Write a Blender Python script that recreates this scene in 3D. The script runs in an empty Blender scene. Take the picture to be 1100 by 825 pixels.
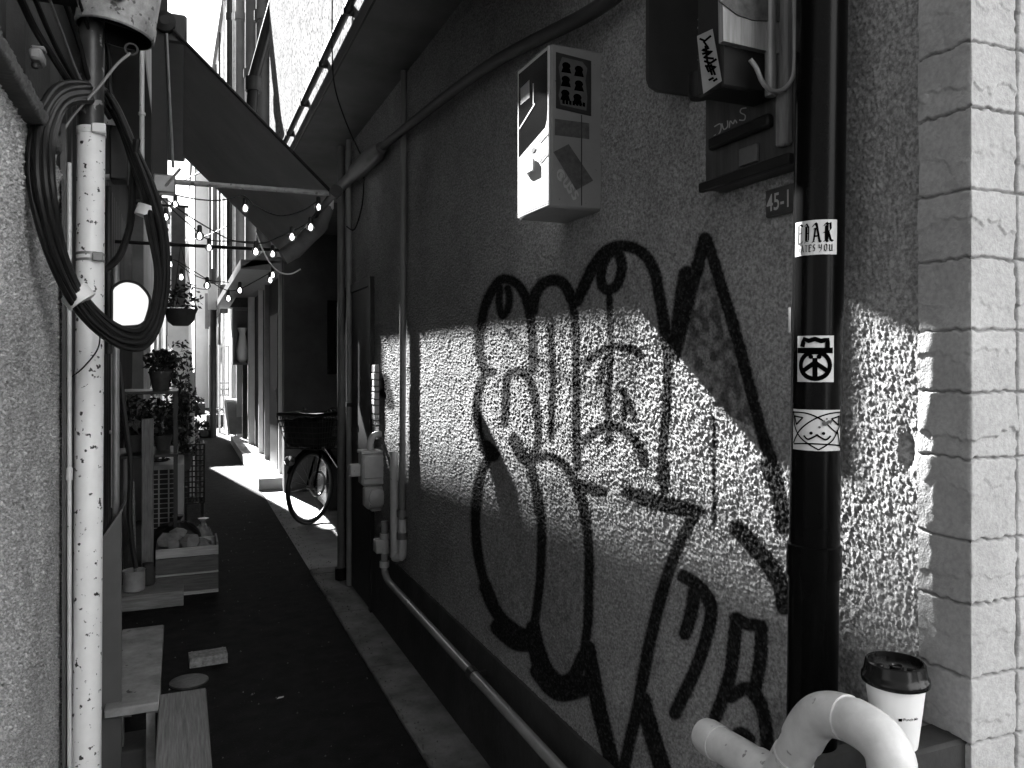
import bpy, math, random
import numpy as np
from mathutils import Vector, Matrix
random.seed(7)
rng = np.random.default_rng(11)
PI = math.pi
scene = bpy.context.scene
COL = scene.collection

# ------------------------------------------------------------------ camera frame (survey of the photograph)
F_PX, CX, HZ, EYE = 850.0, 550.0, 388.0, 1.5
YAW = math.atan(355.0 / F_PX)
SY_, CY_ = math.sin(YAW), math.cos(YAW)

def ray(u, v):
    a = (u - CX) / F_PX
    return Vector((SY_ + CY_ * a, CY_ - SY_ * a, -(v - HZ) / F_PX))
EYEV = Vector((0, 0, EYE))
def atX(u, v, X): r = ray(u, v); return EYEV + r * (X / r.x)
def atY(u, v, Y): r = ray(u, v); return EYEV + r * (Y / r.y)
def atZ(u, v, Z): r = ray(u, v); return EYEV + r * ((Z - EYE) / r.z)
def project(x, y, z):
    right = CY_ * x - SY_ * y
    fwd = SY_ * x + CY_ * y
    return CX + F_PX * right / fwd, HZ - F_PX * (z - EYE) / fwd

# ------------------------------------------------------------------ materials (greys: the place is seen in black and white)
MATS = {}
def mat(name, base, rough=0.7, var=0.25, scale=6.0, bump=0.0, bscale=60.0, metallic=0.0, spots=None, stretch=None, coat=0.0, spec=0.5):
    if name in MATS: return MATS[name]
    m = bpy.data.materials.new(name); m.use_nodes = True
    nt = m.node_tree; nt.nodes.clear()
    out = nt.nodes.new('ShaderNodeOutputMaterial')
    b = nt.nodes.new('ShaderNodeBsdfPrincipled')
    nt.links.new(b.outputs[0], out.inputs[0])
    b.inputs['Roughness'].default_value = rough
    b.inputs['Metallic'].default_value = metallic
    b.inputs['Specular IOR Level'].default_value = spec
    if coat: b.inputs['Coat Weight'].default_value = coat
    tc = nt.nodes.new('ShaderNodeTexCoord')
    src = tc.outputs['Object']
    if stretch:
        mp = nt.nodes.new('ShaderNodeMapping'); mp.inputs['Scale'].default_value = stretch
        nt.links.new(src, mp.inputs[0]); src = mp.outputs[0]
    n = nt.nodes.new('ShaderNodeTexNoise'); n.inputs['Scale'].default_value = scale
    n.inputs['Detail'].default_value = 6; n.inputs['Roughness'].default_value = 0.65
    nt.links.new(src, n.inputs['Vector'])
    cr = nt.nodes.new('ShaderNodeValToRGB')
    lo, hi = base * (1 - var), base * (1 + var)
    cr.color_ramp.elements[0].position = 0.3; cr.color_ramp.elements[1].position = 0.7
    cr.color_ramp.elements[0].color = (lo, lo, lo, 1); cr.color_ramp.elements[1].color = (hi, hi, hi, 1)
    nt.links.new(n.outputs[0], cr.inputs[0])
    colr = cr.outputs[0]
    if spots:                                  # worn chips / rust spots: (scale, threshold, colour)
        n2 = nt.nodes.new('ShaderNodeTexNoise'); n2.inputs['Scale'].default_value = spots[0]; n2.inputs['Detail'].default_value = 3
        nt.links.new(tc.outputs['Object'], n2.inputs['Vector'])
        c2 = nt.nodes.new('ShaderNodeValToRGB')
        c2.color_ramp.elements[0].position = spots[1]; c2.color_ramp.elements[1].position = spots[1] + 0.035
        c2.color_ramp.elements[0].color = (0, 0, 0, 1); c2.color_ramp.elements[1].color = (1, 1, 1, 1)
        nt.links.new(n2.outputs[0], c2.inputs[0])
        mx = nt.nodes.new('ShaderNodeMix'); mx.data_type = 'RGBA'
        nt.links.new(c2.outputs[0], mx.inputs[0]); nt.links.new(colr, mx.inputs[6])
        s = spots[2]; mx.inputs[7].default_value = (s, s, s, 1)
        colr = mx.outputs[2]
    nt.links.new(colr, b.inputs['Base Color'])
    if bump:
        nb = nt.nodes.new('ShaderNodeTexNoise'); nb.inputs['Scale'].default_value = bscale; nb.inputs['Detail'].default_value = 4
        nt.links.new(src, nb.inputs['Vector'])
        bp = nt.nodes.new('ShaderNodeBump'); bp.inputs['Strength'].default_value = min(1, bump); bp.inputs['Distance'].default_value = 0.004
        nt.links.new(nb.outputs[0], bp.inputs['Height']); nt.links.new(bp.outputs[0], b.inputs['Normal'])
    MATS[name] = m
    return m

def paint_mat(name, base, var, ink, rough, scale=3.0, grain=.38):
    """wall paint whose 'paint' attribute (0..1) turns it to sprayed ink"""
    m = bpy.data.materials.new(name); m.use_nodes = True
    nt = m.node_tree; b = nt.nodes['Principled BSDF']
    b.inputs['Roughness'].default_value = rough
    b.inputs['Specular IOR Level'].default_value = 0.03
    nb = nt.nodes.new('ShaderNodeTexNoise'); nb.inputs['Scale'].default_value = 330; nb.inputs['Detail'].default_value = 3
    bp = nt.nodes.new('ShaderNodeBump'); bp.inputs['Strength'].default_value = .6; bp.inputs['Distance'].default_value = .0016
    tc = nt.nodes.new('ShaderNodeTexCoord')
    n = nt.nodes.new('ShaderNodeTexNoise'); n.inputs['Scale'].default_value = scale; n.inputs['Detail'].default_value = 8; n.inputs['Roughness'].default_value = 0.7
    nt.links.new(tc.outputs['Object'], n.inputs['Vector'])
    nt.links.new(tc.outputs['Object'], nb.inputs['Vector']); nt.links.new(nb.outputs[0], bp.inputs['Height']); nt.links.new(bp.outputs[0], b.inputs['Normal'])
    cr = nt.nodes.new('ShaderNodeValToRGB')
    cr.color_ramp.elements[0].position = 0.3; cr.color_ramp.elements[1].position = 0.7
    lo, hi = base * (1 - var), base * (1 + var)
    cr.color_ramp.elements[0].color = (lo, lo, lo, 1); cr.color_ramp.elements[1].color = (hi, hi, hi, 1)
    nt.links.new(n.outputs[0], cr.inputs[0])
    at = nt.nodes.new('ShaderNodeAttribute'); at.attribute_name = 'paint'
    mx = nt.nodes.new('ShaderNodeMix'); mx.data_type = 'RGBA'
    nt.links.new(at.outputs['Fac'], mx.inputs[0]); nt.links.new(cr.outputs[0], mx.inputs[6])
    mx.inputs[7].default_value = (ink, ink, ink, 1)
    gr = nt.nodes.new('ShaderNodeTexNoise'); gr.inputs['Scale'].default_value = 150; gr.inputs['Detail'].default_value = 2
    nt.links.new(tc.outputs['Object'], gr.inputs['Vector'])
    mr = nt.nodes.new('ShaderNodeMapRange'); mr.inputs[1].default_value = .33; mr.inputs[2].default_value = .67; mr.inputs[3].default_value = 1 - grain; mr.inputs[4].default_value = 1 + grain
    nt.links.new(gr.outputs[0], mr.inputs[0])
    mg = nt.nodes.new('ShaderNodeMix'); mg.data_type = 'RGBA'; mg.blend_type = 'MULTIPLY'; mg.inputs[0].default_value = 1.0
    nt.links.new(mx.outputs[2], mg.inputs[6]); nt.links.new(mr.outputs[0], mg.inputs[7])
    nt.links.new(mg.outputs[2], b.inputs['Base Color'])
    return m

def glow_mat(name, col, strength):
    m = bpy.data.materials.new(name); m.use_nodes = True
    b = m.node_tree.nodes['Principled BSDF']
    b.inputs['Base Color'].default_value = (0.8, 0.8, 0.8, 1)
    b.inputs['Emission Color'].default_value = (col, col, col, 1)
    b.inputs['Emission Strength'].default_value = strength
    return m

def glass_mat(name, rough=0.02, tint=0.9):
    m = bpy.data.materials.new(name); m.use_nodes = True
    b = m.node_tree.nodes['Principled BSDF']
    b.inputs['Base Color'].default_value = (tint, tint, tint, 1)
    b.inputs['Transmission Weight'].default_value = 1.0
    b.inputs['Roughness'].default_value = rough
    b.inputs['IOR'].default_value = 1.45
    return m

# ------------------------------------------------------------------ mesh builder
class MB:
    def __init__(s): s.v = []; s.f = []; s.sm = []
    def add(s, vs, fs, smooth=False):
        o = len(s.v); s.v += [tuple(p) for p in vs]
        for f in fs: s.f.append([i + o for i in f]); s.sm.append(smooth)
        return s
    def box8(s, p):
        return s.add(p, [(0, 3, 2, 1), (4, 5, 6, 7), (0, 1, 5, 4), (1, 2, 6, 5), (2, 3, 7, 6), (3, 0, 4, 7)])
    def box(s, x0, x1, y0, y1, z0, z1):
        return s.box8([(x0, y0, z0), (x1, y0, z0), (x1, y1, z0), (x0, y1, z0), (x0, y0, z1), (x1, y0, z1), (x1, y1, z1), (x0, y1, z1)])
    def cbox(s, c, size, M=None):
        hx, hy, hz = [k / 2 for k in size]; c = Vector(c)
        ps = [Vector(p) for p in [(-hx, -hy, -hz), (hx, -hy, -hz), (hx, hy, -hz), (-hx, hy, -hz), (-hx, -hy, hz), (hx, -hy, hz), (hx, hy, hz), (-hx, hy, hz)]]
        if M is not None: ps = [M @ p for p in ps]
        return s.box8([c + p for p in ps])
    def rbox(s, x0, x1, y0, y1, z0, z1, b=0.004):
        """box with chamfered edges"""
        X = (x0, x1); Y = (y0, y1); Z = (z0, z1); vs = []; idx = {}
        for i in (0, 1):
            for j in (0, 1):
                for k in (0, 1):
                    sx, sy, sz = (1, -1)[i], (1, -1)[j], (1, -1)[k]
                    for ax in range(3):
                        p = [X[i] + sx * b, Y[j] + sy * b, Z[k] + sz * b]
                        p[ax] = (X[i], Y[j], Z[k])[ax]
                        idx[(i, j, k, ax)] = len(vs); vs.append(p)
        fs = []
        for k in (0, 1):
            q = [(0, 0, k), (1, 0, k), (1, 1, k), (0, 1, k)]; f = [idx[a + (2,)] for a in q]; fs.append(f if k else f[::-1])
            q = [(k, 0, 0), (k, 1, 0), (k, 1, 1), (k, 0, 1)]; f = [idx[a + (0,)] for a in q]; fs.append(f if k else f[::-1])
            q = [(0, k, 0), (0, k, 1), (1, k, 1), (1, k, 0)]; f = [idx[a + (1,)] for a in q]; fs.append(f if k else f[::-1])
        for i in (0, 1):
            for j in (0, 1):
                fs.append([idx[(i, j, 0, 0)], idx[(i, j, 0, 1)], idx[(i, j, 1, 1)], idx[(i, j, 1, 0)]])
                fs.append([idx[(i, 0, j, 0)], idx[(i, 0, j, 2)], idx[(i, 1, j, 2)], idx[(i, 1, j, 0)]])
                fs.append([idx[(0, i, j, 1)], idx[(0, i, j, 2)], idx[(1, i, j, 2)], idx[(1, i, j, 1)]])
                for k in (0, 1): fs.append([idx[(i, j, k, a)] for a in range(3)])
        c = Vector(((x0 + x1) / 2, (y0 + y1) / 2, (z0 + z1) / 2)); out = []
        for f in fs:
            P = [Vector(vs[a]) for a in f]
            n = (P[1] - P[0]).cross(P[2] - P[0])
            out.append(f if n.dot(sum(P, Vector()) / len(P) - c) > 0 else f[::-1])
        return s.add(vs, out)
    def tube(s, path, r, n=12, caps=True, closed=False):
        P = [Vector(p) for p in path]; N = len(P)
        rs = r if isinstance(r, (list, tuple)) else [r] * N
        up = None; vs = []
        for i, p in enumerate(P):
            if closed: d = P[(i + 1) % N] - P[i - 1]
            else: d = P[min(i + 1, N - 1)] - P[max(i - 1, 0)]
            d.normalize()
            if up is None:
                a = Vector((0, 0, 1)) if abs(d.z) < 0.9 else Vector((1, 0, 0))
                up = (a - d * a.dot(d)).normalized()
            else:
                up = up - d * up.dot(d)
                up = up.normalized() if up.length > 1e-6 else Vector((1, 0, 0))
            w = d.cross(up)
            for k in range(n):
                t = 2 * PI * k / n
                vs.append(p + (up * math.cos(t) + w * math.sin(t)) * rs[i])
        fs = []
        for i in range(N if closed else N - 1):
            j = (i + 1) % N
            for k in range(n):
                k2 = (k + 1) % n
                fs.append((i * n + k, i * n + k2, j * n + k2, j * n + k))
        s.add(vs, fs, True)
        if caps and not closed:
            s.add(vs[:n], [tuple(range(n))[::-1]]); s.add(vs[-n:], [tuple(range(n))])
        return s
    def lathe(s, prof, c=(0, 0, 0), n=24, M=None, smooth=True):
        c = Vector(c); vs = []
        for (r, z) in prof:
            for k in range(n):
                t = 2 * PI * k / n; p = Vector((r * math.cos(t), r * math.sin(t), z))
                if M is not None: p = M @ p
                vs.append(c + p)
        fs = []
        for i in range(len(prof) - 1):
            for k in range(n):
                k2 = (k + 1) % n; fs.append((i * n + k, i * n + k2, (i + 1) * n + k2, (i + 1) * n + k))
        s.add(vs, fs, smooth)
        if prof[0][0] > 1e-5: s.add(vs[:n], [tuple(range(n))[::-1]])
        if prof[-1][0] > 1e-5: s.add(vs[-n:], [tuple(range(n))])
        return s
    def prism(s, poly, d):
        """extrude planar polygon (list of Vector) by vector d"""
        P = [Vector(p) for p in poly]; d = Vector(d); n = len(P)
        vs = P + [p + d for p in P]
        fs = [tuple(range(n))[::-1], tuple(range(n, 2 * n))] + [(i, (i + 1) % n, n + (i + 1) % n, n + i) for i in range(n)]
        return s.add(vs, fs)
    def blob(s, c, r, seed=0, n=10, m=7, rough=0.25, flat=False):
        R = random.Random(seed); c = Vector(c); rx, ry, rz = r if isinstance(r, (tuple, list)) else (r, r, r); vs = []
        for i in range(m + 1):
            th = PI * i / m
            for k in range(n):
                ph = 2 * PI * k / n; q = 1 + R.uniform(-rough, rough)
                if i in (0, m): q = 1
                vs.append(c + Vector((rx * q * math.sin(th) * math.cos(ph), ry * q * math.sin(th) * math.sin(ph), rz * q * math.cos(th))))
        fs = []
        for i in range(m):
            for k in range(n):
                k2 = (k + 1) % n; fs.append((i * n + k, (i + 1) * n + k, (i + 1) * n + k2, i * n + k2))
        return s.add(vs, fs, not flat)
    def leaves(s, c, r, count, size, seed=0):
        R = random.Random(seed); c = Vector(c); rx, ry, rz = r
        for _ in range(count):
            while True:
                p = Vector((R.uniform(-1, 1), R.uniform(-1, 1), R.uniform(-1, 1)))
                if p.length < 1: break
            p = c + Vector((p.x * rx, p.y * ry, p.z * rz))
            a = Vector((R.gauss(0, 1), R.gauss(0, 1), R.gauss(0, 1))).normalized()
            b = a.cross(Vector((R.gauss(0, 1), R.gauss(0, 1), R.gauss(0, 1)))).normalized()
            L = size * R.uniform(.6, 1.3); w = L * .4
            s.add([p - a * L, p + b * w, p + a * L, p - b * w], [(0, 1, 2, 3)])
        return s
    def ribbon(s, pts, w, fr, lift=0.0, closed=False):
        """flat stroke of width w along 2D pts, mapped by fr(a, b, lift)"""
        P = [Vector(p) for p in pts]
        Q = []
        for i in range(len(P) - 1):                       # resample
            k = max(1, int((P[i + 1] - P[i]).length / (w * .6)))
            Q += [P[i].lerp(P[i + 1], t / k) for t in range(k)]
        Q.append(P[-1])
        vs = []
        for i, p in enumerate(Q):
            d = Q[min(i + 1, len(Q) - 1)] - Q[max(i - 1, 0)]
            if d.length < 1e-9: d = Vector((1, 0))
            d.normalize(); nrm = Vector((-d.y, d.x)) * (w / 2)
            e = d * (w * .35 if i == len(Q) - 1 else (-w * .35 if i == 0 else 0))
            for q in (p + nrm + e, p - nrm + e): vs.append(fr(q.x, q.y, lift))
        return s.add(vs, [(2 * i, 2 * i + 1, 2 * i + 3, 2 * i + 2) for i in range(len(Q) - 1)])
    def poly2(s, pts, fr, lift=0.0):
        return s.add([fr(a, b, lift) for a, b in pts], [tuple(range(len(pts)))])
    def disc2(s, c, r, fr, lift=0.0, n=16, ry=None):
        return s.poly2([(c[0] + r * math.cos(2 * PI * k / n), c[1] + (ry or r) * math.sin(2 * PI * k / n)) for k in range(n)], fr, lift)
    def build(s, name, m, parent=None):
        off = wloc(parent) if parent else Vector((0, 0, 0))
        me = bpy.data.meshes.new(name)
        me.from_pydata([(a - off.x, b - off.y, c - off.z) for a, b, c in s.v], [], s.f)
        me.polygons.foreach_set('use_smooth', s.sm)
        me.materials.append(m); me.update(); me.set_sharp_from_angle(angle=math.radians(38))
        o = bpy.data.objects.new(name, me); COL.objects.link(o)
        if parent: o.parent = parent
        return o

def wloc(o):
    v = Vector((0, 0, 0))
    while o is not None: v += o.location; o = o.parent
    return v
def tag(o, label=None, cat=None, group=None, kind=None):
    if label: o['label'] = label
    if cat: o['category'] = cat
    if group: o['group'] = group
    if kind: o['kind'] = kind
    return o
def thing(name, loc, label, cat, group=None):
    o = bpy.data.objects.new(name, None); COL.objects.link(o); o.location = loc
    o.empty_display_size = 0.1
    return tag(o, label, cat, group)
def solo(mb, name, m, loc, label, cat, group=None):
    """a thing that is a single mesh, origin at its base"""
    o = mb.build(name, m); loc = Vector(loc)
    o.data.transform(Matrix.Translation(-loc)); o.location = loc
    return tag(o, label, cat, group)
def smooth_path(pts, k=8, closed=False):
    P = [Vector(p) for p in pts]; out = []; N = len(P)
    rngi = range(N) if closed else range(N - 1)
    for i in rngi:
        if closed: p0, p1, p2, p3 = P[i - 1], P[i], P[(i + 1) % N], P[(i + 2) % N]
        else: p0, p1, p2, p3 = P[max(i - 1, 0)], P[i], P[i + 1], P[min(i + 2, N - 1)]
        for j in range(k):
            t = j / k
            out.append(0.5 * ((2 * p1) + (p2 - p0) * t + (2 * p0 - 5 * p1 + 4 * p2 - p3) * t * t + (-p0 + 3 * p1 - 3 * p2 + p3) * t ** 3))
    if not closed: out.append(P[-1])
    return out
def text_mesh(txt, size, fr, name, m, parent, lift=0.0004, shear=0.0, bold=0.0, squeeze=1.0):
    cu = bpy.data.curves.new('lettering', 'FONT'); cu.body = txt; cu.size = size; cu.shear = shear; cu.offset = bold
    cu.resolution_u = 3
    to = bpy.data.objects.new('lettering', cu); COL.objects.link(to)
    me = bpy.data.meshes.new_from_object(to.evaluated_get(bpy.context.evaluated_depsgraph_get()))
    off = wloc(parent)
    for v in me.vertices: v.co = Vector(fr(v.co.x * squeeze, v.co.y, lift)) - off
    bpy.data.objects.remove(to); bpy.data.curves.remove(cu)
    me.name = name; me.materials.clear(); me.materials.append(m)
    o = bpy.data.objects.new(name, me); COL.objects.link(o); o.parent = parent
    return o

# ------------------------------------------------------------------ shared materials
M_white = mat('white_enamel', .72, .35, .06, 8, spots=(70, .70, .10))
M_pole = mat('chipped_white_paint', .82, .45, .08, 9, spots=(48, .635, .03), bump=.15, bscale=40)
M_rust = mat('rusty_metal', .30, .55, .45, 22, bump=.4, bscale=60, spots=(35, .60, .08))
M_black = mat('black_gloss_paint', .0025, .22, .3, 5, bump=.05, bscale=18, spec=.09)
M_rubber = mat('black_rubber', .015, .42, .3, 20)
M_cable = mat('cable_sheath', .010, .45, .3, 20, spec=.2)
M_dark = mat('dark_metal', .03, .45, .35, 8, spec=.3)
M_darker = mat('sooty_metal', .012, .5, .35, 8, spec=.25)
M_grey = mat('grey_steel', .22, .38, .25, 12, metallic=.3)
M_pvc = mat('grey_plastic_pipe', .55, .32, .15, 6, spots=(50, .7, .12))
M_pvcw = mat('white_plastic_pipe', .62, .4, .2, 14, bump=.15, bscale=70, spots=(45, .68, .25))
M_ink = mat('black_ink', .0012, .9, .1, 4, spec=.02)
M_inkw = mat('white_marker', .7, .6, .1, 30)
M_sticker = mat('white_sticker_vinyl', .62, .4, .06, 30)
M_grsticker = mat('weathered_sticker', .085, .5, .4, 60)
M_wood = mat('weathered_wood', .16, .7, .45, 7, bump=.5, bscale=30, stretch=(14, 1.2, 14))
M_woodz = mat('weathered_wood_upright', .17, .7, .45, 7, bump=.5, bscale=30, stretch=(14, 14, 1.2))
M_woodx = mat('crate_wood', .22, .7, .4, 7, bump=.5, bscale=30, stretch=(1.2, 14, 14))
M_concrete = mat('concrete', .30, .85, .25, 5, bump=.6, bscale=45)
M_conc_dark = mat('stained_concrete', .10, .85, .4, 4, bump=.7, bscale=50)
M_asphalt = mat('asphalt', .013, .85, .5, 9, bump=1.0, bscale=170, spec=.15, spots=(120, .69, .07))
M_canvas = mat('dark_canvas', .36, .85, .2, 3, bump=.3, bscale=220)
M_leaf = mat('foliage', .012, .6, .5, 9)
M_leafd = mat('dark_foliage', .008, .6, .5, 9)
M_terra = mat('clay', .045, .8, .3, 10)
M_stone = mat('rubble_stone', .20, .85, .4, 14, bump=.6, bscale=40)
M_plaster = mat('bright_plaster', .42, 1.0, .3, 7, bump=.12, bscale=40, spots=(40, .56, .13), spec=0.0)
M_plastw = mat('white_render', .85, .9, .08, 2, bump=.4, bscale=40)
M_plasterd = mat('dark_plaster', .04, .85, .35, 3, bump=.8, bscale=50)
M_panel = mat('painted_panel', .13, .5, .2, 4)
M_panelw = mat('pale_panel', .5, .5, .12, 4)
M_bag = mat('black_bin_bag', .012, .28, .3, 9, bump=.6, bscale=25)
M_dglass = mat('dark_window_glass', .012, .06, .2, 2)

# ------------------------------------------------------------------ procedural relief fields
def band_noise(nz, ny, step, lo, hi, seed):
    r = np.random.default_rng(seed); n = r.standard_normal((nz, ny))
    fz = np.fft.fftfreq(nz, step)[:, None]; fy = np.fft.rfftfreq(ny, step)[None, :]
    k = np.sqrt(fz * fz + fy * fy); f0, f1 = 1 / hi, 1 / lo
    w = np.exp(-(np.maximum(f0 - k, 0) / (f0 * .5)) ** 2) * np.exp(-(np.maximum(k - f1, 0) / (f1 * .3)) ** 2)
    w[0, 0] = 0
    o = np.fft.irfft2(np.fft.rfft2(n) * w, s=(nz, ny)); return o / o.std()
def sample(field, y, z, step):
    nz, ny = field.shape
    fy = (y / step) % (ny - 1); fz = (z / step) % (nz - 1)
    iy = fy.astype(int); iz = fz.astype(int); ty = fy - iy; tz = fz - iz
    iy2 = (iy + 1) % ny; iz2 = (iz + 1) % nz
    return (field[iz, iy] * (1 - ty) + field[iz, iy2] * ty) * (1 - tz) + (field[iz2, iy] * (1 - ty) + field[iz2, iy2] * ty) * tz
STEP = .0022
_f0 = band_noise(1300, 2400, STEP, .0046, .007, 8)
_f1 = band_noise(1300, 2400, STEP, .009, .019, 1)
_f2 = band_noise(1300, 2400, STEP, .013, .035, 2)
_f3 = band_noise(1300, 2400, STEP, .15, .6, 3)
def stucco_height(y, z, amp=1.0):
    a = sample(_f1, y, z, STEP); b = sample(_f2, y, z, STEP); c = sample(_f3, y, z, STEP)
    d = sample(_f0, y, z, STEP)
    h = np.minimum(np.abs(a), 1.8) * .0024 + d * .0006 + b * .0003 + c * .0004 - .0015
    return h * amp
def grid_object(name, P, m, parent, paint=None):
    """P: (rows, cols, 3) world points -> one smooth mesh"""
    R, C, _ = P.shape; off = np.array(wloc(parent)) if parent else np.zeros(3)
    me = bpy.data.meshes.new(name)
    i = np.arange(R * C).reshape(R, C)
    q = np.stack([i[:-1, :-1], i[:-1, 1:], i[1:, 1:], i[1:, :-1]], -1).reshape(-1, 4)
    me.vertices.add(R * C); me.loops.add(q.size); me.polygons.add(len(q))
    me.vertices.foreach_set('co', (P.reshape(-1, 3) - off).astype(np.float32).ravel())
    me.loops.foreach_set('vertex_index', q.ravel().astype(np.int32))
    me.polygons.foreach_set('loop_start', (np.arange(len(q)) * 4).astype(np.int32))
    me.polygons.foreach_set('use_smooth', np.ones(len(q), bool))
    me.update(calc_edges=True)
    if paint is not None:
        at = me.attributes.new('paint', 'FLOAT', 'POINT'); at.data.foreach_set('value', paint.ravel().astype(np.float32))
    me.materials.append(m)
    o = bpy.data.objects.new(name, me); COL.objects.link(o)
    if parent: o.parent = parent
    return o

# ------------------------------------------------------------------ key dimensions
WX = 1.05          # stucco wall on the right
LX = -0.33         # wall line on the left
CORNER_Y = 0.7875   # right-hand building corner on the street
JX, JZ = 0.725, 2.96   # jettied upper storey: face and underside
WALL_END = 5.7

# ================================================================== GROUND
g = MB(); g.add([(-40, -40, -.004), (40, -40, -.004), (40, 70, -.004), (-40, 70, -.004)], [(0, 1, 2, 3)])
tag(g.build('ground', M_asphalt), kind='structure')
def ground_grid(x0, x1, y0, y1, step, amp, seed, name, m, z=0.0):
    ys = np.arange(y0, y1 + step, step); xs = np.arange(x0, x1 + step / 2, (x1 - x0) / max(2, round((x1 - x0) / step)))
    Y, X = np.meshgrid(ys, xs, indexing='ij')
    f = band_noise(512, 512, .01, .03, .3, seed)
    Z = z + sample(f, Y, X, .01) * amp
    return grid_object(name, np.stack([X, Y, Z], -1), m, None)
RE = atZ(460, 825, 0).x          # road edge
tag(ground_grid(LX - .05, RE, -1.2, 30, .03, .0016, 5, 'alley_road', M_asphalt, .006), kind='structure')
b = MB()
y = .2
R_ = random.Random(4)
while y < 5.75:                                             # concrete edging laid in lengths
    L = min(.9, 5.75 - y)
    b.rbox(RE + .002, WX + .06, y, y + L - .006, -.05, .022 + R_.uniform(-.003, .003), .006); y += L
tag(b.build('pavement', mat('edging_concrete', .19, .85, .6, 5, bump=.8, bscale=60)), kind='structure')
b = MB(); b.add([(RE + .003, 5.75, .011), (3, 5.75, .011), (3, 30, .011), (RE + .003, 30, .011)], [(0, 1, 2, 3)])
tag(b.build('paving', M_concrete), kind='structure')

gb = MB(); R_ = random.Random(21)
for k in range(900):
    x = RE + R_.uniform(.0, .2) * R_.random() if R_.random() < .6 else R_.uniform(LX + .05, RE); y = R_.uniform(1.2, 9); r = R_.uniform(.0015, .006) * (1 if R_.random() < .92 else 2)
    z0 = .03 if x > RE else .008
    vs = [(x + r * R_.uniform(.6, 1.2) * math.cos(t), y + r * R_.uniform(.6, 1.2) * math.sin(t), z0 - .004) for t in (0, 1.6, 3.1, 4.7)] + [(x, y, z0 + r * .7)]
    gb.add(vs, [(0, 1, 4), (1, 2, 4), (2, 3, 4), (3, 0, 4)])
tag(gb.build('grit', mat('grit_stone', .16, .9, .6, 90)), kind='stuff')

# ================================================================== RIGHT BUILDING
bld = thing('stucco_building', (1.6, 3, 0), 'grey rough stucco building with black graffiti and overhanging upper storey along the alley', 'building')
# ---- graffiti, traced as strokes
S = []
def st(crop, w, *pts):
    ox, oy, sc = crop; S.append(([(ox + x / sc, oy + y / sc) for x, y in pts], w / sc / 2))
c7 = (490, 240, 2.578); c8 = (490, 500, 2.538)
def cat(pts, k=5): return [tuple(p) for p in smooth_path([(x, y, 0) for x, y in pts], k)]
def cs(crop, w, *pts): st(crop, w, *[(p[0], p[1]) for p in cat(pts)])
cs(c7, 15, (212, 405), (213, 330), (205, 260), (190, 200), (165, 165), (125, 155), (95, 195), (76, 245), (68, 300), (66, 360), (82, 408), (100, 412))
cs(c7, 13, (84, 412), (66, 450), (58, 510), (62, 570), (76, 612), (95, 632))
cs(c7, 11, (122, 178), (119, 215), (127, 255), (140, 245), (148, 210), (143, 180))
cs(c7, 18, (212, 240), (218, 200), (240, 168), (272, 157), (300, 170), (320, 210))
cs(c7, 13, (320, 210), (330, 280), (333, 360), (333, 450), (332, 540), (335, 620), (335, 675))
cs(c7, 10, (262, 290), (266, 360), (268, 430), (266, 500), (264, 590))
cs(c7, 18, (335, 215), (352, 178), (380, 120), (410, 82), (445, 64), (485, 66), (522, 88), (548, 130), (563, 200), (575, 270), (581, 335))
cs(c7, 15, (581, 335), (586, 400), (585, 480), (580, 560), (572, 640), (568, 715))
cs(c7, 17, (440, 68), (408, 110), (400, 158), (416, 184), (446, 170), (459, 120), (446, 72))
cs(c7, 10, (425, 200), (426, 260), (428, 330), (425, 420), (420, 500), (424, 605))
cs(c7, 13, (362, 385), (400, 356), (432, 342), (480, 346), (512, 366)); cs(c7, 9, (398, 440), (404, 405), (418, 372))
cs(c7, 15, (358, 602), (390, 575), (430, 560), (472, 578), (508, 618), (522, 662)); cs(c7, 9, (458, 462), (480, 500), (496, 545)); cs(c7, 9, (470, 480), (466, 540))
st(c7, 26, (690, 42), (660, 150), (632, 258), (605, 365)); st(c7, 30, (636, 140), (618, 250), (606, 350)); st(c7, 16, (640, 130), (612, 280), (596, 350))
cs(c7, 19, (694, 46), (730, 160), (770, 290), (802, 410), (830, 520), (852, 600)); cs(c7, 20, (852, 600), (880, 680), (910, 800))
cs(c7, 13, (135, 555), (138, 500), (140, 440), (152, 416), (182, 412), (206, 440), (221, 500), (228, 560), (224, 620), (208, 655))
st(c7, 30, (82, 620), (102, 640)); st(c7, 20, (162, 600), (184, 648), (205, 665))
cs(c7, 14, (95, 640), (74, 680), (65, 730), (55, 810)); cs(c7, 13, (205, 662), (218, 720), (226, 800))
cs(c7, 14, (220, 655), (258, 645), (300, 670), (330, 720), (350, 780), (357, 830)); st(c7, 18, (340, 722), (370, 735), (402, 742))
st(c7, 22, (478, 745), (520, 765), (582, 782), (645, 798)); st(c7, 4, (715, 540), (715, 830))
cs(c8, 15, (75, 0), (58, 70), (53, 140), (58, 230), (76, 312), (102, 382)); cs(c8, 26, (80, 330), (104, 390), (142, 436), (190, 462), (212, 440))
cs(c8, 14, (205, 20), (225, 90), (233, 170), (232, 260), (226, 340), (214, 430))
cs(c8, 42, (120, 440), (165, 478), (212, 482))
cs(c8, 15, (320, 40), (345, 100), (358, 180), (362, 260), (362, 350), (358, 440), (346, 520)); cs(c8, 22, (346, 520), (322, 572), (285, 590), (250, 562), (228, 510), (210, 440))
cs(c8, 48, (232, 560), (280, 612), (345, 602)); st(c8, 30, (208, 470), (225, 540))
cs(c8, 32, (360, 500), (375, 590), (396, 690), (420, 790), (430, 835))
st(c8, 26, (470, 75), (520, 90), (600, 110), (660, 125)); cs(c8, 15, (572, 0), (567, 70))
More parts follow.
